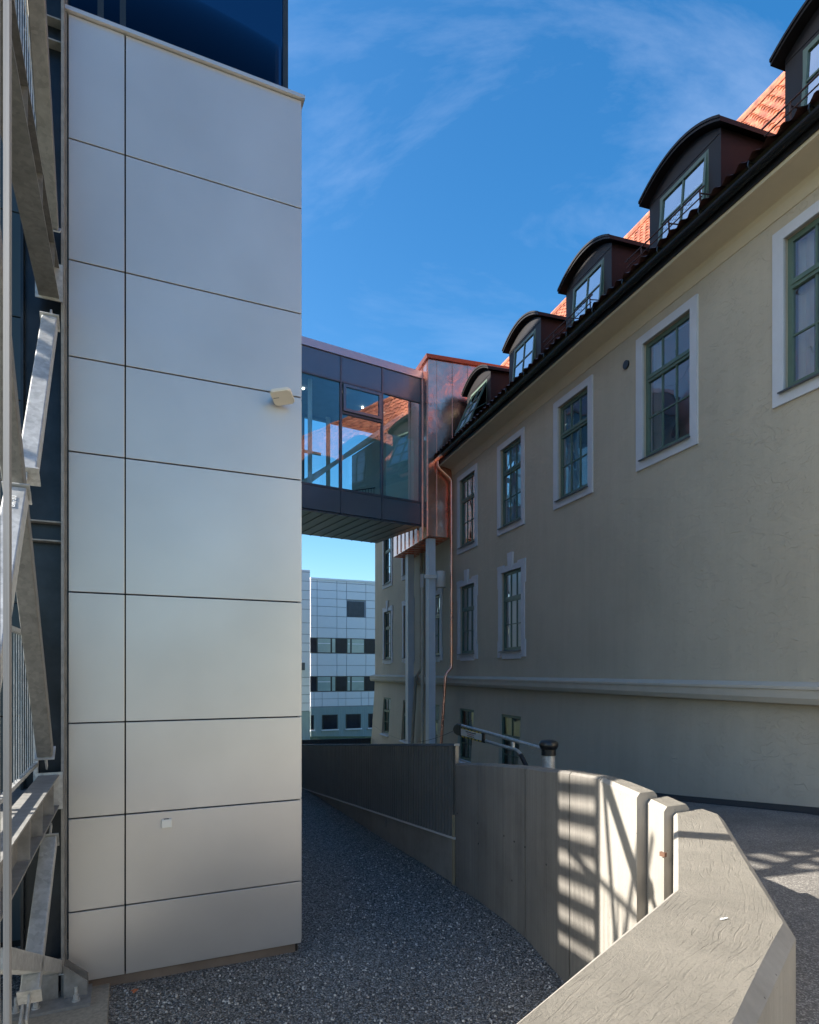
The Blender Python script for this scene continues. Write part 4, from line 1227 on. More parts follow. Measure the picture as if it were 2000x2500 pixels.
m_.tube([c0+az*0.04-ax*0.07+ay*0.02, c0+az*0.075-ax*0.05+D3*0.05, c0+az*0.06-ax*0.02+D3*0.13], 0.007, 8)
m_.build('mount', mat('mount_grey', (0.09, 0.11, 0.13), 0.5, 0.4), ap)
m_ = MB(); m_.obox(c0-az*0.002-ax*0.085+ay*0.012, ax*0.055, ay*0.006, az*0.0012); m_.build('printed_mark', M['text_black'], ap)
# little square sensor
sx = empty('sensor_box', tw_pt(406, 2010, 0), 'small white plastic box fixed low on the tower panel', 'box')
A_ = tw_pt(394.5, 2021.5, 0.0); B_ = tw_pt(419.5, 2019, 0.0)
wdt = (B_-A_).length
m_ = MB(); m_.obox(A_-D3*0.001, D1*wdt, D3*-0.028, Z*0.078); m_.build('housing', mat('white_box', (0.72, 0.71, 0.66), 0.45, var=0.03), sx, bevel=0.006)
m_ = MB(); m_.obox(A_-D3*0.0+D1*(wdt*0.22)+Z*0.0785, D1*(wdt*0.5), D3*-0.02, Z*0.003); m_.build('top_slot', M['black'], sx)

# ------------------------------------------------------------------ galvanised steel stair frame at the left
TL = TW(WL+0.03, -0.0, 0)
sf = empty('steel_stair_frame', Vector((TL.x, TL.y, GZ)), 'galvanised steel stair frame with crossed braces, beams and a dark H column', 'steel frame')
def SP(r, o, z): return TL - D3*r - D1*o + Z*z     # r towards the camera, o to the left of the plane
# far H column : web faces the camera
cm = MB()
cm.bar(SP(-0.02, 0.30, GZ-0.0), SP(-0.02, 0.30, 9.5), 0.02, 0.20, up=D3)
cm.bar(SP(0.0, 0.145, GZ), SP(0.0, 0.145, 9.5), 0.28, 0.012, up=D3)
cm.build('column_web', M['steel_dark'], sf)
cm = MB(); cm.bar(SP(0.02, 0.0, GZ), SP(0.02, 0.0, 9.5), 0.022, 0.20, up=D3); cm.build('column_flange', M['edge_steel'], sf)
for z_ in (1.10, 1.26, 5.33, 5.52):
    m_ = MB(); m_.obox(SP(0.008, 0.29, z_), D1*0.275, D3*-0.09, Z*0.012); m_.build('stiffener', M['edge_steel'], sf)
OC = 0.055
def brace(r0, z0, r1, z1, w=0.105, caps=(1, 1), mt='galv', o=OC):
    m_ = MB(); p, q = SP(r0, o, z0), SP(r1, o, z1)
    m_.bar(p, q, w, w, up=D1)
    m_.build('brace', M[mt], sf, bevel=0.008)
    d = (q-p).normalized()
    for (e, pt, dr) in ((caps[0], p, -d), (caps[1], q, d)):
        if not e: continue
        m_ = MB(); x = D1; y = x.cross(d).normalized()
        c = pt + dr*0.004
        m_.hexa([c-x*.066-y*.066, c+x*.066-y*.066, c+x*.066+y*.066, c-x*.066+y*.066, c-x*.066-y*.066+dr*.01, c+x*.066-y*.066+dr*.01, c+x*.066+y*.066+dr*.01, c-x*.066+y*.066+dr*.01])
        m_.hexa([c-x*.006-y*.035+dr*.011, c+x*.006-y*.035+dr*.011, c+x*.006+y*.035+dr*.011, c-x*.006+y*.035+dr*.011, c-x*.006-y*.02+dr*.17, c+x*.006-y*.02+dr*.17, c+x*.006+y*.02+dr*.17, c-x*.006+y*.02+dr*.17])
        m_.build('end_plate', M['galv'], sf)
def ibeam(r0, r1, zb, h, mt, stiff=()):
    m_ = MB(); fw_ = 0.15; o = 0.095
    def bx(o0, o1, z0, z1, a=r0, b=r1):
        m_.hexa([SP(a, o0, z0), SP(b, o0, z0), SP(b, o1, z0), SP(a, o1, z0), SP(a, o0, z1), SP(b, o0, z1), SP(b, o1, z1), SP(a, o1, z1)])
    bx(o-fw_/2, o+fw_/2, zb, zb+0.014); bx(o-fw_/2, o+fw_/2, zb+h-0.014, zb+h); bx(o-0.005, o+0.005, zb+0.0145, zb+h-0.0145)
    m_.build('beam', M[mt], sf)
    for r in stiff:
        s_ = MB()
        s_.hexa([SP(r, o-fw_/2+.004, zb+.0145), SP(r+.012, o-fw_/2+.004, zb+.0145), SP(r+.012, o-.0055, zb+.0145), SP(r, o-.0055, zb+.0145), SP(r, o-fw_/2+.004, zb+h-.0145), SP(r+.012, o-fw_/2+.004, zb+h-.0145), SP(r+.012, o-.0055, zb+h-.0145), SP(r, o-.0055, zb+h-.0145)])
        s_.build('stiffener', M[mt], sf)
    s_ = MB(); s_.hexa([SP(r0-.012, o-.10, zb-.02), SP(r0, o-.10, zb-.02), SP(r0, o+.10, zb-.02), SP(r0-.012, o+.10, zb-.02), SP(r0-.012, o-.10, zb+h+.02), SP(r0, o-.10, zb+h+.02), SP(r0, o+.10, zb+h+.02), SP(r0-.012, o+.10, zb+h+.02)])
    s_.build('end_plate', M['galv'], sf)
ibeam(0.17, 4.9, -1.13, 0.27, 'edge_steel', (0.55, 1.25, 1.85))
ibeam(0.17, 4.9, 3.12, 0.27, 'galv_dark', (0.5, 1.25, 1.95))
brace(0.50, 2.75, 1.72, 1.20)                    # upper front brace
brace(2.12, 0.98, 3.5, -0.70)                    # lower front brace
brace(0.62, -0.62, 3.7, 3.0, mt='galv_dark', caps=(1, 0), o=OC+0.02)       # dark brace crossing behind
brace(0.55, -1.32, 1.62, -2.02)
brace(0.10, -2.50, 2.7, -1.35, mt='galv', caps=(1, 0), o=OC-0.0)
brace(2.05, -2.05, 3.0, -2.75)
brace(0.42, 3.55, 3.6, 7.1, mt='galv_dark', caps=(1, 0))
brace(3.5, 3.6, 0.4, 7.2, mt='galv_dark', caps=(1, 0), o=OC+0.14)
# assembly mark written on the brace
pm = SP(2.22, OC, 0.86)
bd = (SP(3.5, OC, -0.70)-SP(2.12, OC, 0.98)).normalized()
bn = D1.cross(bd).normalized()
if bn.y > 0: bn = -bn
text_mesh('brace_marking', 'BR-30', 0.04, M['chalk'], sf, pm+bn*0.0545+D1*0.0-bd*0.02, -bd, D1 if bn.dot((-bd).cross(D1)) > 0 else -D1, align='CENTER')
# base plate, gussets, bolts, footing
m_ = MB(); m_.hexa([SP(-0.06, 0.42, GZ+.03), SP(0.34, 0.42, GZ+.03), SP(0.34, -0.22, GZ+.03), SP(-0.06, -0.22, GZ+.03), SP(-0.06, 0.42, GZ+.055), SP(0.34, 0.42, GZ+.055), SP(0.34, -0.22, GZ+.055), SP(-0.06, -0.22, GZ+.055)])
m_.build('base_plate', M['edge_steel'], sf)
for r in (0.0, 0.16):
    m_ = MB(); m_.extrude([SP(r, -0.012, GZ+.056), SP(r, -0.19, GZ+.056), SP(r, -0.19, GZ+.17), SP(r, -0.012, GZ+.33)], D3*-0.012)
    m_.build('gusset', M['edge_steel'], sf)
m_ = MB(); m_.obox(SP(0.13, 0.30, GZ+.056), D1*0.27, D3*-0.012, Z*0.27); m_.build('gusset', M['edge_steel'], sf)
for (r, o) in ((0.08, -0.11), (0.25, -0.11), (0.25, 0.18), (0.25, 0.32)):
    m_ = MB(); c0 = SP(r, o, GZ+.056)
    m_.tube([c0, c0+Z*0.012], 0.032, 14); m_.tube([c0+Z*.0125, c0+Z*0.05], 0.022, 6); m_.tube([c0+Z*.051, c0+Z*0.12], 0.012, 10)
    m_.build('anchor_bolt', M['galv'], sf)
ft = MB()
ft.prism([(p.x, p.y) for p in (SP(-0.1, 2.0, 0), SP(0.95, 2.0, 0), SP(0.95, -0.36, 0), SP(-0.1, -0.36, 0))], GZ-0.3, GZ+0.028)
tag(ft.build('concrete_footing', M['footing'], bevel=0.012), 'rough concrete footing slab under the steel column, edged against the gravel', 'footing')
# inner stair: railing with vertical bars, bottom rail, stair flight above
def bars(name, r0, n, st, o, z0f, z1f, w=0.014):
    m_ = MB()
    for k in range(n):
        r = r0+k*st
        m_.bar(SP(r, o, z0f(r)), SP(r, o, z1f(r)), w, w, up=D1)
    return m_.build(name, M['galv'], sf)
bars('railing_bars', 0.14, 13, 0.105, 0.20, lambda r: -0.76, lambda r: 0.27, 0.006)
m_ = MB(); m_.bar(SP(0.05, 0.20, 0.285), SP(2.6, 0.20, 0.285), 0.035, 0.03); m_.build('hand_rail', M['galv'], sf)
m_ = MB(); m_.bar(SP(0.05, 0.20, -0.775), SP(2.6, 0.20, -0.775), 0.03, 0.03); m_.build('bottom_rail', M['galv'], sf)
m_ = MB(); m_.bar(SP(0.07, 0.20, -1.0), SP(0.07, 0.20, 0.27), 0.04, 0.035, up=D1); m_.build('railing_post', M['galv'], sf)
m_ = MB(); m_.obox(SP(0.0, 0.17, -1.02), D1*-1.5, D3*-3.6, Z*0.035); m_.build('landing_grating', M['galv_dark'], sf)
bars('upper_railing_bars', 0.0, 17, 0.11, 0.20, lambda r: 3.72+0.62*r, lambda r: 4.72+0.62*r, 0.007)
m_ = MB(); m_.bar(SP(-0.1, 0.20, 4.70), SP(2.4, 0.20, 6.25), 0.035, 0.04); m_.build('hand_rail', M['galv'], sf)
m_ = MB(); m_.bar(SP(-0.1, 0.19, 3.50), SP(2.4, 0.19, 5.05), 0.012, 0.24); m_.build('stair_stringer', M['galv_dark'], sf)
# near column at the picture's left edge
m_ = MB()
ncx = -0.835
m_.obox(Vector((-0.8385, 1.30, GZ-0.4)), Vector((0.0130, 0, 0)), Vector((0, 0.008, 0)), Z*13)
m_.obox(Vector((ncx-0.2, 1.34, GZ-0.4)), Vector((0.16, 0, 0)), Vector((0, 0.008, 0)), Z*13)
tag(m_.build('steel_column', mat('streaked_steel', (0.15, 0.152, 0.16), 0.55, 0.2, var=0.35, vscale=2.0, stretch=(40, 40, 0.5))), 'weathered grey steel column edge running the full height at the left border', 'column')

# ------------------------------------------------------------------ unseen things added left of the view to shape the light
ls = empty('shadow_screen', Vector((-6.0, 4.3, GZ)), 'unseen tall screen of solid panels and slats, added to stripe the concrete wall with sun', 'screen')  # added screen: its slats cut the sun into bars
p0 = Vector((-6.15, 4.68, 0)); p1 = Vector((-5.85, 3.99, 0)); dv = (p1-p0); nn = Vector((-dv.y, dv.x, 0)).normalized()
def scr(t0, t1, z0, z1, th=0.06):
    m_ = MB(); m_.obox(p0+dv*t0+Z*z0, dv*(t1-t0), nn*th, Z*(z1-z0)); return m_
scr(0, 1, GZ-0.2, 2.62).build('shadow_screen_panel', M['panel'], ls)
scr(0, 1, 5.3, ZR).build('shadow_screen_panel', M['panel'], ls)
scr(0.90, 1.0, 2.63, 5.29).build('shadow_screen_post', M['galv'], ls)
for k in range(11):
    z_ = 2.62 + 0.10 + k*0.255
    if z_ > 5.2: break
    scr(0.0, 0.90, z_, z_+0.142, 0.02).build('shadow_screen_slat', M['galv'], ls)
# unseen railing added beyond the stair: its bars shadow the concrete wall
rg = empty('shadow_railing', Vector((-4.5, 4.0, 1.4)), 'unseen steel railing with slim vertical bars, added to shadow the concrete wall', 'railing')
m_ = MB()
y = 3.52
while y < 4.72:
    m_.bar(Vector((-4.5, y, 0.6)), Vector((-4.5, y, 2.42)), 0.012, 0.012, up=(0, 1, 0)); y += 0.085
m_.build('shadow_railing_bars', M['galv'], rg)
m_ = MB(); m_.bar(Vector((-4.5, 3.48, 2.43)), Vector((-4.5, 4.75, 2.43)), 0.04, 0.045)
m_.bar(Vector((-4.5, 3.50, -1.0)), Vector((-4.5, 3.50, 2.43)), 0.045, 0.045, up=(0, 1, 0)); m_.bar(Vector((-4.5, 3.86, 0.6)), Vector((-4.5, 3.86, 2.43)), 0.03, 0.03, up=(0, 1, 0))
m_.build('shadow_railing_rail', M['galv'], rg)
# unseen X brace added to throw crossed shadows on the concrete wall
xb = MB()
xb.bar(Vector((-4.9, 4.15, 4.0)), Vector((-4.9, 3.55, 0.8)), 0.06, 0.06, up=(1, 0, 0))
xb.bar(Vector((-4.9, 3.42, 3.35)), Vector((-4.9, 4.15, 0.9)), 0.06, 0.06, up=(1, 0, 0))
tag(xb.build('shadow_brace', M['galv']), 'unseen crossed steel struts, added to cast an X on the concrete wall', 'brace')

# ------------------------------------------------------------------ concrete wall
cw = empty('concrete_retaining_wall', Vector((1.3, 5.5, GZ)), 'curved board marked concrete retaining wall with a wide rough top in the foreground', 'wall')
def wall_run(name, inner, outer, zt, zbot=-3.2, ch=0.035, chz=0.035, mface=M['concrete'], mtop=M['coping'], start_cap=True, end_cap=True, och=None, topsub=1):
    """inner/outer: plan points; zt: top height at each"""
    n = len(inner); och = och if och is not None else ch
    prof = []
    L_ = 0; prev = None; us = []
    for i in range(n):
        I = Vector((inner[i][0], inner[i][1], 0)); O = Vector((outer[i][0], outer[i][1], 0))
        if prev is not None: L_ += ((I+O)/2-prev).length
        prev = (I+O)/2; us.append(L_)
        x = (O-I); wd = x.length; x.normalize()
        z = zt[i]
        prof.append([I+Z*zbot, I+Z*(z-chz), I+x*ch+Z*z, O-x*och+Z*z, O+Z*(z-och), O+Z*zbot])
    f = MB(); t = MB(); t.uv = {}
    for i in range(n-1):
        a_, b_ = prof[i], prof[i+1]
        f.quad(a_[0], b_[0], b_[1], a_[1]); f.quad(a_[4], b_[4], b_[5], a_[5])
        f.quad(a_[1], b_[1], b_[2], a_[2]); f.quad(a_[3], b_[3], b_[4], a_[4])
        k = len(t.v)
        t.quad(a_[2], b_[2], b_[3], a_[3])
        w0 = (a_[3]-a_[2]).length; w1 = (b_[3]-b_[2]).length
        t.uv[k] = (us[i], 0); t.uv[k+1] = (us[i+1], 0); t.uv[k+2] = (us[i+1], w1); t.uv[k+3] = (us[i], w0)
    if start_cap: f.poly(prof[0])
    if end_cap: f.poly(list(reversed(prof[-1])))
    fo = f.build(name, mface, cw)
    to = t.build('rough_top', mtop, None); to.parent = fo
    return fo
W1i = [(0.60, 8.23), (0.835, 7.72), (1.06, 7.13), (1.22, 6.62), (1.31, 6.12), (1.385, 5.77), (1.54, 5.10)]
W1z = [-1.198, -1.125, -1.06, -1.00, -0.953, -0.905, -0.855]
W1o = []
for i, (x, y) in enumerate(W1i):
    a_ = Vector(W1i[max(0, i-1)]); b_ = Vector(W1i[min(len(W1i)-1, i+1)]); d = (b_-a_).normalized()
    W1o.append((x - d.y*0.18, y + d.x*0.18))
W1o[-1] = (1.69, 5.13)
# facets are separate boards with slightly different faces and a fine groove between them
def lerp(a, b, t): return a+(b-a)*t
def along(pts, zs, outs, u):
    """point at curve parameter u (index space)"""
    i = min(int(u), len(pts)-2); t = u-i
    return ((lerp(pts[i][0], pts[i+1][0], t), lerp(pts[i][1], pts[i+1][1], t)), lerp(zs[i], zs[i+1], t), (lerp(outs[i][0], outs[i+1][0], t), lerp(outs[i][1], outs[i+1][1], t)))
cuts = [0, 0.98, 2.02, 2.62, 2.98, 3.75, 4.7, 5.25, 6.0]
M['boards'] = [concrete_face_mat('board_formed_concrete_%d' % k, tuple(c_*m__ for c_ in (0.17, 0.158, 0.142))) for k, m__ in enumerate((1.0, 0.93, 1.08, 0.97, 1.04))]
for k, (c0, c1) in enumerate(zip(cuts, cuts[1:])):
    us = [c0+0.004 if k else c0] + [j for j in range(1, 6) if c0 < j < c1] + [c1-0.004 if c1 < 6 else c1]
    P_ = [along(W1i, W1z, W1o, u) for u in us]
    off = random.uniform(-0.002, 0.002)
    wall_run('wall_section', [(p[0][0]+off, p[0][1]) for p in P_], [p[2] for p in P_], [p[1] for p in P_], mface=M['boards'][k % 5], ch=0.02, chz=0.02, start_cap=(k == 0), end_cap=(k == len(cuts)-2))
core_ = MB()
core_.poly([(x+0.008, y, W1z[i]-0.03) for i, (x, y) in enumerate(W1i)] + [(x-0.01, y, W1z[len(W1o)-1-i]-0.03) for i, (x, y) in enumerate(reversed(W1o))])
for i in range(6):
    core_.quad((W1i[i][0]+0.008, W1i[i][1], -3.2), (W1i[i+1][0]+0.008, W1i[i+1][1], -3.2), (W1i[i+1][0]+0.008, W1i[i+1][1], W1z[i+1]-0.03), (W1i[i][0]+0.008, W1i[i][1], W1z[i]-0.03))
core_.build('groove_backing', M['footing'], cw)
# tie holes
for u, v in ((1117, 1986), (1166.6, 2010), (1230.5, 2041), (1255.7, 2055), (1281.8, 2068), (1334, 2111), (1168, 2060), (1250, 2150)):
    t = (u-1000)/FPX
    # intersect with facet polyline
    for i in range(6):
        a_ = Vector(W1i[i]); b_ = Vector(W1i[i+1])
        den = (b_.x-a_.x) - t*(b_.y-a_.y)
        lam = (t*a_.y-a_.x)/den
        if 0 <= lam <= 1:
            P_ = a_+(b_-a_)*lam
            z_ = (HV-v)/FPX*P_.y
            d_ = (b_-a_).normalized(); nrm = Vector((d_.y, -d_.x, 0)); 
            if nrm.x > 0: nrm = -nrm
            c_ = Vector((P_.x, P_.y, z_))
            m_ = MB(); m_.tube([c_ - nrm*0.01, c_+nrm*0.0035], [0.012, 0.009], 10); m_.build('tie_hole', M['black'], cw)
            break
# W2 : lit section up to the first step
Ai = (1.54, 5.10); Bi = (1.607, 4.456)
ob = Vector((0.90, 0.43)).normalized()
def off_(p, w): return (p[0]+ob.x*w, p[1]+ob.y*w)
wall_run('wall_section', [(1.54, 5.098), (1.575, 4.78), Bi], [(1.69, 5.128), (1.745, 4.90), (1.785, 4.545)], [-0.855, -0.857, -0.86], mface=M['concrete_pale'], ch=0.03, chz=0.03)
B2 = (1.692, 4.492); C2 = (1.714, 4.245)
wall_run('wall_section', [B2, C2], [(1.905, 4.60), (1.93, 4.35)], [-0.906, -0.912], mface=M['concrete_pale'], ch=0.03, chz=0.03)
k_ = 0.96/0.86
C3 = off_(C2, 0.085)
near_i = [C3, (1.776, 4.235), (1.047*k_, 2.502*k_), (0.24*k_, 1.539*k_), (-0.62, 0.66)]
near_o = [(2.085, 4.415), (2.115, 4.24), (1.262*k_+0.045, 2.138*k_-0.015), (0.776*k_+0.035, 1.539*k_-0.03), (-0.10, 0.46)]
def refine(pi, po, zs, n=6):
    a_, b_, c_ = [], [], []
    for i in range(len(pi)-1):
        for j in range(n):
            t = j/n
            a_.append((lerp(pi[i][0], pi[i+1][0], t), lerp(pi[i][1], pi[i+1][1], t)))
            b_.append((lerp(po[i][0], po[i+1][0], t), lerp(po[i][1], po[i+1][1], t)))
            c_.append(lerp(zs[i], zs[i+1], t))
    a_.append(pi[-1]); b_.append(po[-1]); c_.append(zs[-1])
    return a_, b_, c_
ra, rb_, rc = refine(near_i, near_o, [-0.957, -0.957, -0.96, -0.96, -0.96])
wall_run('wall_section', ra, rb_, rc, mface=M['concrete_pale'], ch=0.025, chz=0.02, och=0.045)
m_ = MB(); m_.obox(Vector((1.69, 4.262, -1.245)), Vector((0.02, -0.035, 0)), Vector((0.02, 0.01, 0)), Z*0.028); m_.build('rust_stain_insert', mat('rusty_insert', (0.10, 0.05, 0.03), 0.8), cw)

lf = MB()
lc = Vector((-2.38, 5.46, GZ+0.03))
lp_ = [(0, -0.035), (0.014, -0.015), (0.03, -0.008), (0.018, 0.008), (0.022, 0.028), (0.0, 0.04), (-0.02, 0.026), (-0.017, 0.006), (-0.03, -0.01), (-0.013, -0.014)]
lf.extrude([lc+Vector((x*1.1, y, abs(x)*0.5)) for x, y in lp_], Z*0.0015)
tag(lf.build('fallen_leaf', mat('orange_leaf', (0.42, 0.13, 0.05), 0.7, var=0.3, vscale=60)), 'single small orange fallen leaf on the gravel by the tower plinth', 'leaf')
sp_b = MB()
bc = Vector((765.0/FPX, 1.0, 0))*(0.96*FPX/(2246-HV)); bc.z = -0.956
for k in range(3):
    cx_, cy_ = (0, 0.016, -0.012)[k], (0, 0.006, -0.01)[k]
    pr_ = [bc+Vector((cx_+(0.010-0.003*k)*math.cos(a_*0.7)*(1+0.3*math.sin(a_*3)), cy_+(0.006-0.002*k)*math.sin(a_*0.7), 0.0006*k)) for a_ in range(9)]
    sp_b.extrude(pr_, Z*0.0015)
sp_b.build('lime_fleck', M['chalk'], cw)

# low concrete wall with profiled metal fence
F0 = Vector((0.60, 8.28, 0)); F1 = Vector((-2.55, 15.2, 0)); F2 = Vector((-5.6, 22.0, 0))
lw = empty('low_concrete_wall', F0+Z*GZ, 'low brown grey concrete upstand under the dark metal fence', 'wall')
fd = (F1-F0).normalized(); fnn = Vector((fd.y, -fd.x, 0))
m_ = MB()
m_.hexa([F0+Z*-3.2, F1+Z*-3.2, F1+fnn*.2+Z*-3.2, F0+fnn*.2+Z*-3.2, F0+Z*-1.86, F1+Z*-2.66, F1+fnn*.2+Z*-2.66, F0+fnn*.2+Z*-1.86])
m_.build('wall_body', M['concrete_pale'], lw)
m_ = MB(); m_.obox(F0+fd*0.03-fnn*0.012+Z*-3.0, fd*-0.05, fnn*-0.02, Z*1.12); m_.build('timber_edge', M['wood'], lw)
fe = empty('profiled_metal_fence', F0+Z*-2.2, 'dark brown fence of narrow vertical metal ribs beside the ramp', 'fence')
L1 = (F1-F0).length
zt_a, zt_b = -0.95, -1.76; zb_a, zb_b = -2.17, -2.80
m_ = MB()
per = 0.09; t_ = 0.0
base = F0 - fnn*0.03
pts = []
while t_ < L1+3.0:
    pts += [(t_, 0.0), (t_+per*0.55, 0.0), (t_+per*0.62, 0.038), (t_+per*0.93, 0.038)]
    t_ += per
for (a0, d0), (a1, d1) in zip(pts, pts[1:]):
    f0 = a0/L1; f1 = a1/L1
    A = base+fd*a0+fnn*d0; B = base+fd*a1+fnn*d1
    m_.quad(A+Z*lerp(zb_a, zb_b, f0), B+Z*lerp(zb_a, zb_b, f1), B+Z*lerp(zt_a, zt_b, f1), A+Z*lerp(zt_a, zt_b, f0))
m_.build('ribbed_sheet', M['fence'], fe)
m_ = MB()
e0 = base-fd*0.05; e1 = base+fd*(L1+3)
f3 = (L1+3)/L1
m_.hexa([e0-fnn*.012+Z*(zt_a-.02), e1-fnn*.012+Z*(lerp(zt_a, zt_b, f3)-.02), e1+fnn*.07+Z*(lerp(zt_a, zt_b, f3)-.02), e0+fnn*.07+Z*(zt_a-.02),
         e0-fnn*.012+Z*(zt_a+.012), e1-fnn*.012+Z*(lerp(zt_a, zt_b, f3)+.012), e1+fnn*.07+Z*(lerp(zt_a, zt_b, f3)+.012), e0+fnn*.07+Z*(zt_a+.012)])
m_.build('cap_rail', M['bridge_panel'], fe)
m_ = MB()
m_.hexa([e0-fnn*.012+Z*(zb_a-.02), e1-fnn*.012+Z*(lerp(zb_a, zb_b, f3)-.02), e1+fnn*.03+Z*(lerp(zb_a, zb_b, f3)-.02), e0+fnn*.03+Z*(zb_a-.02),
         e0-fnn*.012+Z*(zb_a+.004), e1-fnn*.012+Z*(lerp(zb_a, zb_b, f3)+.004), e1+fnn*.03+Z*(lerp(zb_a, zb_b, f3)+.004), e0+fnn*.03+Z*(zb_a+.004)])
m_.build('bottom_trim', M['lamp_grey'], fe)
for t_ in (0.0, 2.4, 4.8, 7.2):
    f_ = t_/L1
    m_ = MB(); m_.bar(base+fd*t_+fnn*0.045+Z*(lerp(zb_a, zb_b, f_)-0.2), base+fd*t_+fnn*0.045+Z*(lerp(zt_a, zt_b, f_)-0.02), 0.05, 0.05, up=fd)
    m_.build('fence_post', M['fence'], fe)
# far dark fence across the ramp
m_ = MB()
m_.hexa([(-7.5, 29, -6), (-1.9, 31, -6), (-1.9, 31.06, -6), (-7.5, 29.06, -6), (-7.5, 29, -3.22), (-1.9, 31, -3.26), (-1.9, 31.06, -3.26), (-7.5, 29.06, -3.22)])
x_ = -7.4
while x_ < -2:
    y_ = 29+(x_+7.5)*2/5.6
    m_.obox((x_, y_-0.02, -5.9), (0.05, 0.018, 0), (0, -0.02, 0), (0, 0, 2.6)); x_ += 0.2
tag(m_.build('metal_fence', mat('dark_blue_fence', (0.03, 0.035, 0.045), 0.5)), 'low dark fence beyond the ramp before the white building', 'fence')
# kerb block in the gap
m_ = MB(); m_.obox((0.66, 8.36, -2.6), (0.28, -0.1, 0), (0.4, 1.2, 0), (0, 0, 0.74)); tag(m_.build('wall_end_block', M['concrete_pale'], bevel=0.01), 'pale concrete block in the gap between fence and retaining wall', 'block')

# ------------------------------------------------------------------ barrier
ba = empty('road_barrier', Vector((1.767, 8.0, -2.15)), 'galvanised road barrier with black capped post and warning sign behind the concrete wall', 'barrier')
bp_ = Vector((1.767, 8.0, 0))
m_ = MB(); m_.tube([bp_+Z*-2.4, bp_+Z*-1.03], 0.079, 24); smooth_by_angle(m_.build('post', galv_mat('spangled_post', (0.46, 0.46, 0.45), 0.5, 0.5), ba), 40)
m_ = MB(); m_.tube([bp_+Z*-1.06, bp_+Z*-0.985, bp_+Z*-0.98, bp_+Z*-0.94, bp_+Z*-0.90, bp_+Z*-0.875, bp_+Z*-0.865], [0.094, 0.094, 0.103, 0.122, 0.122, 0.095, 0.05], 28)
smooth_by_angle(m_.build('cap', M['black_plastic'], ba), 60)
V1 = Vector((-0.937, 2.6, 0))
def bm_pt(u, v):
    t = (u-1000)/FPX
    mm_ = (1.767-8*t)/(0.937+2.6*t)
    P_ = bp_ + V1*mm_
    return Vector((P_.x, P_.y, (HV-v)/FPX*P_.y))
bdir = V1.normalized()
bfn = Vector((-bdir.y, bdir.x, 0))
if bfn.y > 0: bfn = -bfn        # towards the camera
m_ = MB(); m_.tube([bm_pt(1326, 1828), bm_pt(1300, 1821), bm_pt(1240, 1803), bm_pt(1180, 1786), bm_pt(1128, 1772)], 0.027, 14); smooth_by_angle(m_.build('boom', M['galv'], ba), 40)
m_ = MB(); m_.tube([bm_pt(1182, 1808), bm_pt(1215, 1818), bm_pt(1244, 1826), bm_pt(1256, 1829), bm_pt(1264, 1833), bm_pt(1270, 1840), bm_pt(1274, 1848)], 0.025, 14); smooth_by_angle(m_.build('lower_rail', M['galv'], ba), 40)
m_ = MB(); m_.tube([bm_pt(1272, 1843), bm_pt(1286, 1872), bm_pt(1296, 1892)], 0.033, 12); smooth_by_angle(m_.build('sleeve', M['black_plastic'], ba), 40)
m_ = MB(); m_.bar(bm_pt(1253, 1811), bm_pt(1253, 1826), 0.035, 0.03, up=bfn); m_.build('strut', M['sign_white'], ba)
e0 = bm_pt(1111.5, 1766); e1 = bm_pt(1128, 1793)
m_ = MB()
pts_ = []
hh_ = [(1129, 1769), (1121, 1766), (1114, 1771), (1111, 1780), (1114, 1790), (1121, 1795), (1130, 1797)]
m_.extrude([bm_pt(*p)+bfn*0.045 for p in hh_], bfn*-0.09)
m_.build('end_cap', M['black_plastic'], ba, bevel=0.015)
def sgn(u0, v0, u1, v1, u2, v2, u3, v3, off, th, name, mt):
    m_ = MB(); m_.extrude([bm_pt(u0, v0)+bfn*off, bm_pt(u1, v1)+bfn*off, bm_pt(u2, v2)+bfn*off, bm_pt(u3, v3)+bfn*off], bfn*-th); return m_.build(name, mt, ba)
sgn(1127, 1775, 1187, 1791, 1187, 1814, 1127, 1798, 0.034, 0.02, 'sign_backing', M['black_plastic'])
sb = sgn(1131, 1778.5, 1181, 1791.5, 1181, 1808, 1131, 1795, 0.040, 0.005, 'sign_face', M['sign_white'])
for k in range(6):
    u = 1133+k*8.6
    for (dv0, dv1) in ((-3.0, -0.3), (16.8, 19.6)):
        vv_ = 1779+(u-1131)*0.26
        o = sgn(u, vv_+dv0, u+4.3, vv_+dv0+1.1, u+4.3, vv_+dv1+1.1, u, vv_+dv1, 0.040, 0.005, 'hazard_stripe', M['yellow'])
xd = (bm_pt(1181, 1800)-bm_pt(1131, 1787)).normalized()
cen = (bm_pt(1131, 1787)+bm_pt(1181, 1800))*0.5
for (txt, up_, sz, mt) in (('Bommen lukkes automatisk', 0.033, 0.034, 'text_black'), ('Fare ved opphold i bommens', 0.0, 0.022, 'text_red'), ('Passering skjer på eget ansvar', -0.029, 0.022, 'text_black')):
    text_mesh('sign_text', txt, sz, M[mt], ba, cen+bfn*0.042+Z*up_, xd, Z, align='CENTER')

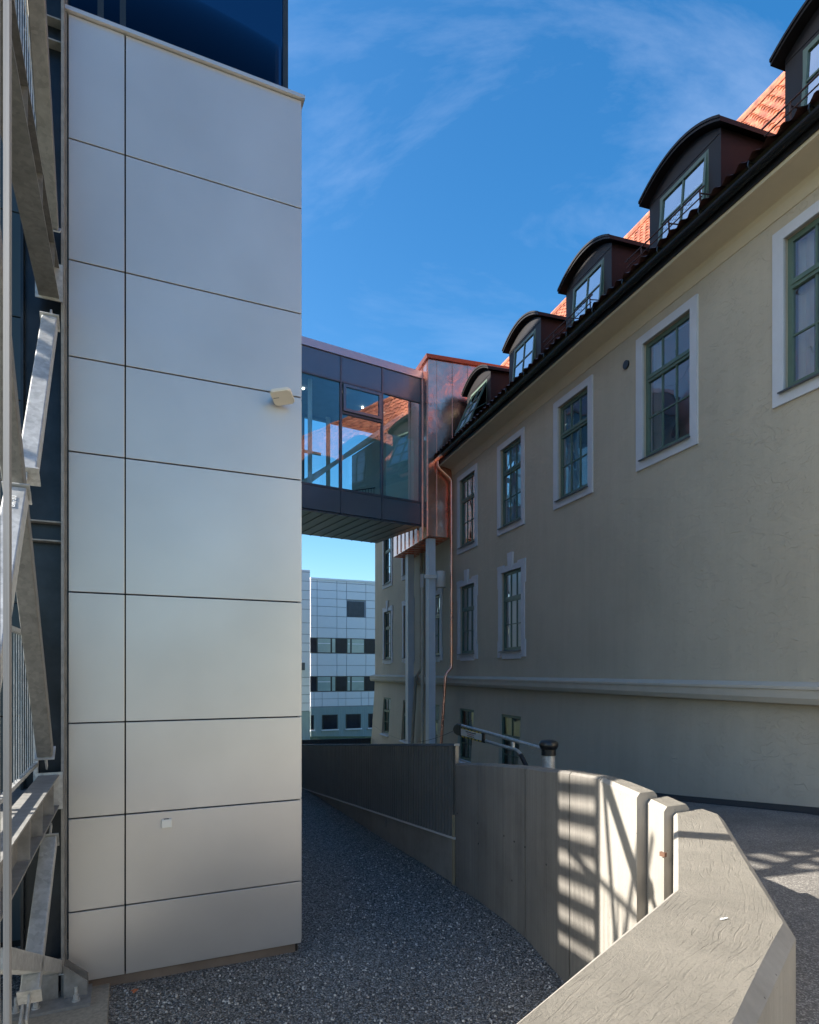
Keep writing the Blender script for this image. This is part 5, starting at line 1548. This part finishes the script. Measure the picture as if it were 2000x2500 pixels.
# ------------------------------------------------------------------ white office building far away
fb_ = empty('white_office_building', Vector((-8, 54, -5.5)), 'distant white panelled office block with dark ribbon windows and flat roof', 'building')
FB0 = Vector(((758-1000)/FPX*54, 54, 0))
def FB(w, d, z): return FB0 + D1*w + D3*d + Z*z
def fz(y): return (HV-(1380+y/4.3125))*54/FPX
def fw(x):
    u = 730+x/4.3125; t = (u-1000)/FPX
    return (t*FB0.y-FB0.x)/(D1.x-t*D1.y)
m_ = MB(); m_.hexa([FB(0, 0.1, -7), FB(30, 0.1, -7), FB(30, 14, -7), FB(0, 14, -7), FB(0, 0.1, fz(142)-0.05), FB(30, 0.1, fz(142)-0.05), FB(30, 14, fz(142)-0.05), FB(0, 14, fz(142)-0.05)])
m_.build('wall_core', M['far_joint'], fb_)
xs = [122, 192, 400, 502, 705, 860, 1010, 1200]
ws = [fw(x) for x in xs]; ws[0] = 0.0
ys_groups = [[142, 170, 255, 342, 428, 530, 655, 762], [926, 1053, 1170], [1335, 1410, 1492]]
m_ = MB(); g_ = 0.02
lo_ws = [0.0, fw(160), fw(245), fw(413), fw(495), fw(655), fw(735), fw(860), fw(1010), fw(1200)]
lv = (FB(ws[3]+0.06, 0, 0), )
for gi, ys in enumerate(ys_groups):
    W_ = lo_ws if gi == 2 else ws
    m_ = MB()
    for y0, y1 in zip(ys, ys[1:]):
        for w0, w1 in zip(W_, W_[1:]):
            if gi == 0 and y0 in (342, 428) and abs(w0-ws[3]) < 0.01: continue
            m_.obox(FB(w0+g_, 0.0, fz(y1)+g_), D1*(w1-w0-2*g_), D3*0.08, Z*(fz(y0)-fz(y1)-2*g_))
    m_.build('panel_cladding', M['far_white'], fb_)
m_ = MB(); m_.obox(FB(ws[3]+0.1, 0.03, fz(526)), D1*(ws[4]-ws[3]-0.25), D3*0.06, Z*(fz(360)-fz(526)))
k = ws[3]+0.15
while k < ws[4]-0.2:
    m_.obox(FB(k, -0.01, fz(526)), D1*0.04, D3*0.038, Z*(fz(360)-fz(526))); k += 0.16
m_.build('louvre', M['far_louvre'], fb_)
segs = [(122, 190, 0), (194, 336, 1), (346, 386, 1), (392, 500, 0), (508, 543, 1), (553, 688, 1), (695, 803, 0), (808, 950, 1), (955, 1100, 0)]
for (y0, y1) in ((763, 922), (1171, 1332)):
    m_ = MB(); m_.obox(FB(0.03, 0.02, fz(y1)), D1*(fw(1200)), D3*0.07, Z*(fz(y0)-fz(y1))); m_.build('window_band', M['far_dark'], fb_)
    for (x0, x1, pale) in segs:
        m_ = MB()
        m_.obox(FB(max(0.06, fw(x0)+0.03), -0.0, fz(y1-6)), D1*(fw(x1)-max(0.06, fw(x0))-0.06), D3*0.0195, Z*(fz(y0+5)-fz(y1-6)))
        m_.build('window', M['far_pale'] if pale else M['far_glass'], fb_)
    for (x0, x1) in ((194, 336), (508, 543), (553, 688)):
        m_ = MB(); m_.obox(FB(fw(x0)+0.06, -0.005, fz(y0+62)), D1*(fw(x1)-fw(x0)-0.12), D3*0.004, Z*(0.07)); m_.build('blind_rail', M['far_white'], fb_)
# ground storey with ribbed boarding
m_ = MB(); m_.obox(FB(0.02, 0.05, -7), D1*29, D3*0.05, Z*(fz(1500)+7))
k = 0.1
while k < 16:
    m_.obox(FB(k, 0.02, -7), D1*0.05, D3*0.03, Z*(fz(1500)+7)); k += 0.22
m_.build('ribbed_boarding', M['far_green'], fb_)
for (x0, x1) in ((80, 158), (246, 408), (495, 652), (733, 880)):
    w0 = max(0.05, fw(x0)); w1 = fw(x1)
    m_ = MB(); m_.obox(FB(w0, -0.01, fz(1735)), D1*(w1-w0), D3*0.055, Z*(fz(1580)-fz(1735))); win = m_.build('window', M['far_dark'], fb_)
    m_ = MB(); m_.obox(FB(w0+0.1, -0.03, fz(1728)), D1*(w1-w0-0.2), D3*0.018, Z*(fz(1588)-fz(1728))); po = m_.build('pane', M['far_glass'], None); po.parent = win
    m_ = MB(); m_.obox(FB(w0-0.08, -0.14, fz(1748)), D1*(w1-w0+0.16), D3*0.18, Z*0.10); po = m_.build('sill', M['far_white'], None); po.parent = win
m_ = MB(); m_.obox(FB(0, -0.06, fz(142)-0.04), D1*29, D3*0.3, Z*0.16); m_.build('parapet_cap', M['far_white'], fb_)
# projecting wing at the left
WG = Vector(((757.5-1000)/FPX*47, 47, 0))
def WGp(w, d, z): return WG - D1*w + D3*d + Z*z
def gzz(y): return (HV-(1380+y/4.3125))*47/FPX
wg = empty('white_office_wing', WG+Z*-5.5, 'narrow white wing of the office block beside the tower edge, nearer than the rest', 'building')
m_ = MB(); m_.hexa([WGp(0, 0.08, -7), WGp(9, 0.08, -7), WGp(9, 7, -7), WGp(0, 7, -7), WGp(0, 0.08, gzz(50)), WGp(9, 0.08, gzz(50)), WGp(9, 7, gzz(50)), WGp(0, 7, gzz(50))]); m_.build('wall_core', M['far_joint'], wg)
m_ = MB()
rows = [55, 75, 170, 268, 365, 465, 608, 728, 820, 912, 1180, 1270, 1362, 1450, 1535]
wsx = [0.0, 1.28, 3.4, 5.6, 7.8]
for y0, y1 in zip(rows, rows[1:]):
    for j, (w0, w1) in enumerate(zip(wsx, wsx[1:])):
        if j == 1 and (268 <= y0 < 465 or 728 <= y0 < 912 or 1180 <= y0 < 1362): continue
        m_.obox(WGp(w0+g_, 0, gzz(y1)+g_), D1*-(w1-w0-2*g_), D3*0.07, Z*(gzz(y0)-gzz(y1)-2*g_))
m_.build('panel_cladding', M['far_white'], wg)
for (y0, y1) in ((268, 460), (728, 912), (1180, 1360)):
    m_ = MB(); m_.obox(WGp(1.3, 0.03, gzz(y1)), D1*-2.0, D3*0.04, Z*(gzz(y0)-gzz(y1))); m_.build('window', M['far_glass'], wg)
m_ = MB(); m_.obox(WGp(0, 0.03, -7), D1*-9, D3*0.04, Z*(gzz(1540)+7)); m_.build('ribbed_boarding', M['far_green'], wg)
m_ = MB(); m_.obox(WGp(1.15, -0.5, gzz(1105)), D1*0.62, D3*0.35, Z*(gzz(1027)-gzz(1105))); m_.obox(WGp(1.6, -0.4, gzz(1055)), D1*0.5, D3*0.05, Z*0.12)
m_.build('wall_lamp', M['far_louvre'], wg)

# thin cable strung across in front of the old building
cbm = MB()
def cable(p, q, sag, n=14):
    p = Vector(p); q = Vector(q)
    cbm.tube([p.lerp(q, k/n) - Z*(sag*4*(k/n)*(1-k/n)) for k in range(n+1)], 0.006, 5)
cable(OB(28.9, 7.6, -2.55), Vector((0.25, 21.0, -2.35)), 0.15)
cable(Vector((0.25, 21.0, -2.35)), Vector((2.0, 20.2, -1.55)), 0.12)
tag(cbm.build('slack_cable', M['black_plastic']), 'thin dark slack cable strung low along the plastered building', 'cable')

# parents set without an inverse sit at their parent's frame: all parts are modelled in world space
for o in list(col.objects):
    if o.parent is not None:
        r_ = o.parent
        while r_.parent is not None: r_ = r_.parent
        if o.parent.type == 'EMPTY':
            o.matrix_parent_inverse = Matrix.Translation(o.parent.location).inverted()
        else:
            o.matrix_parent_inverse = Matrix.Identity(4)
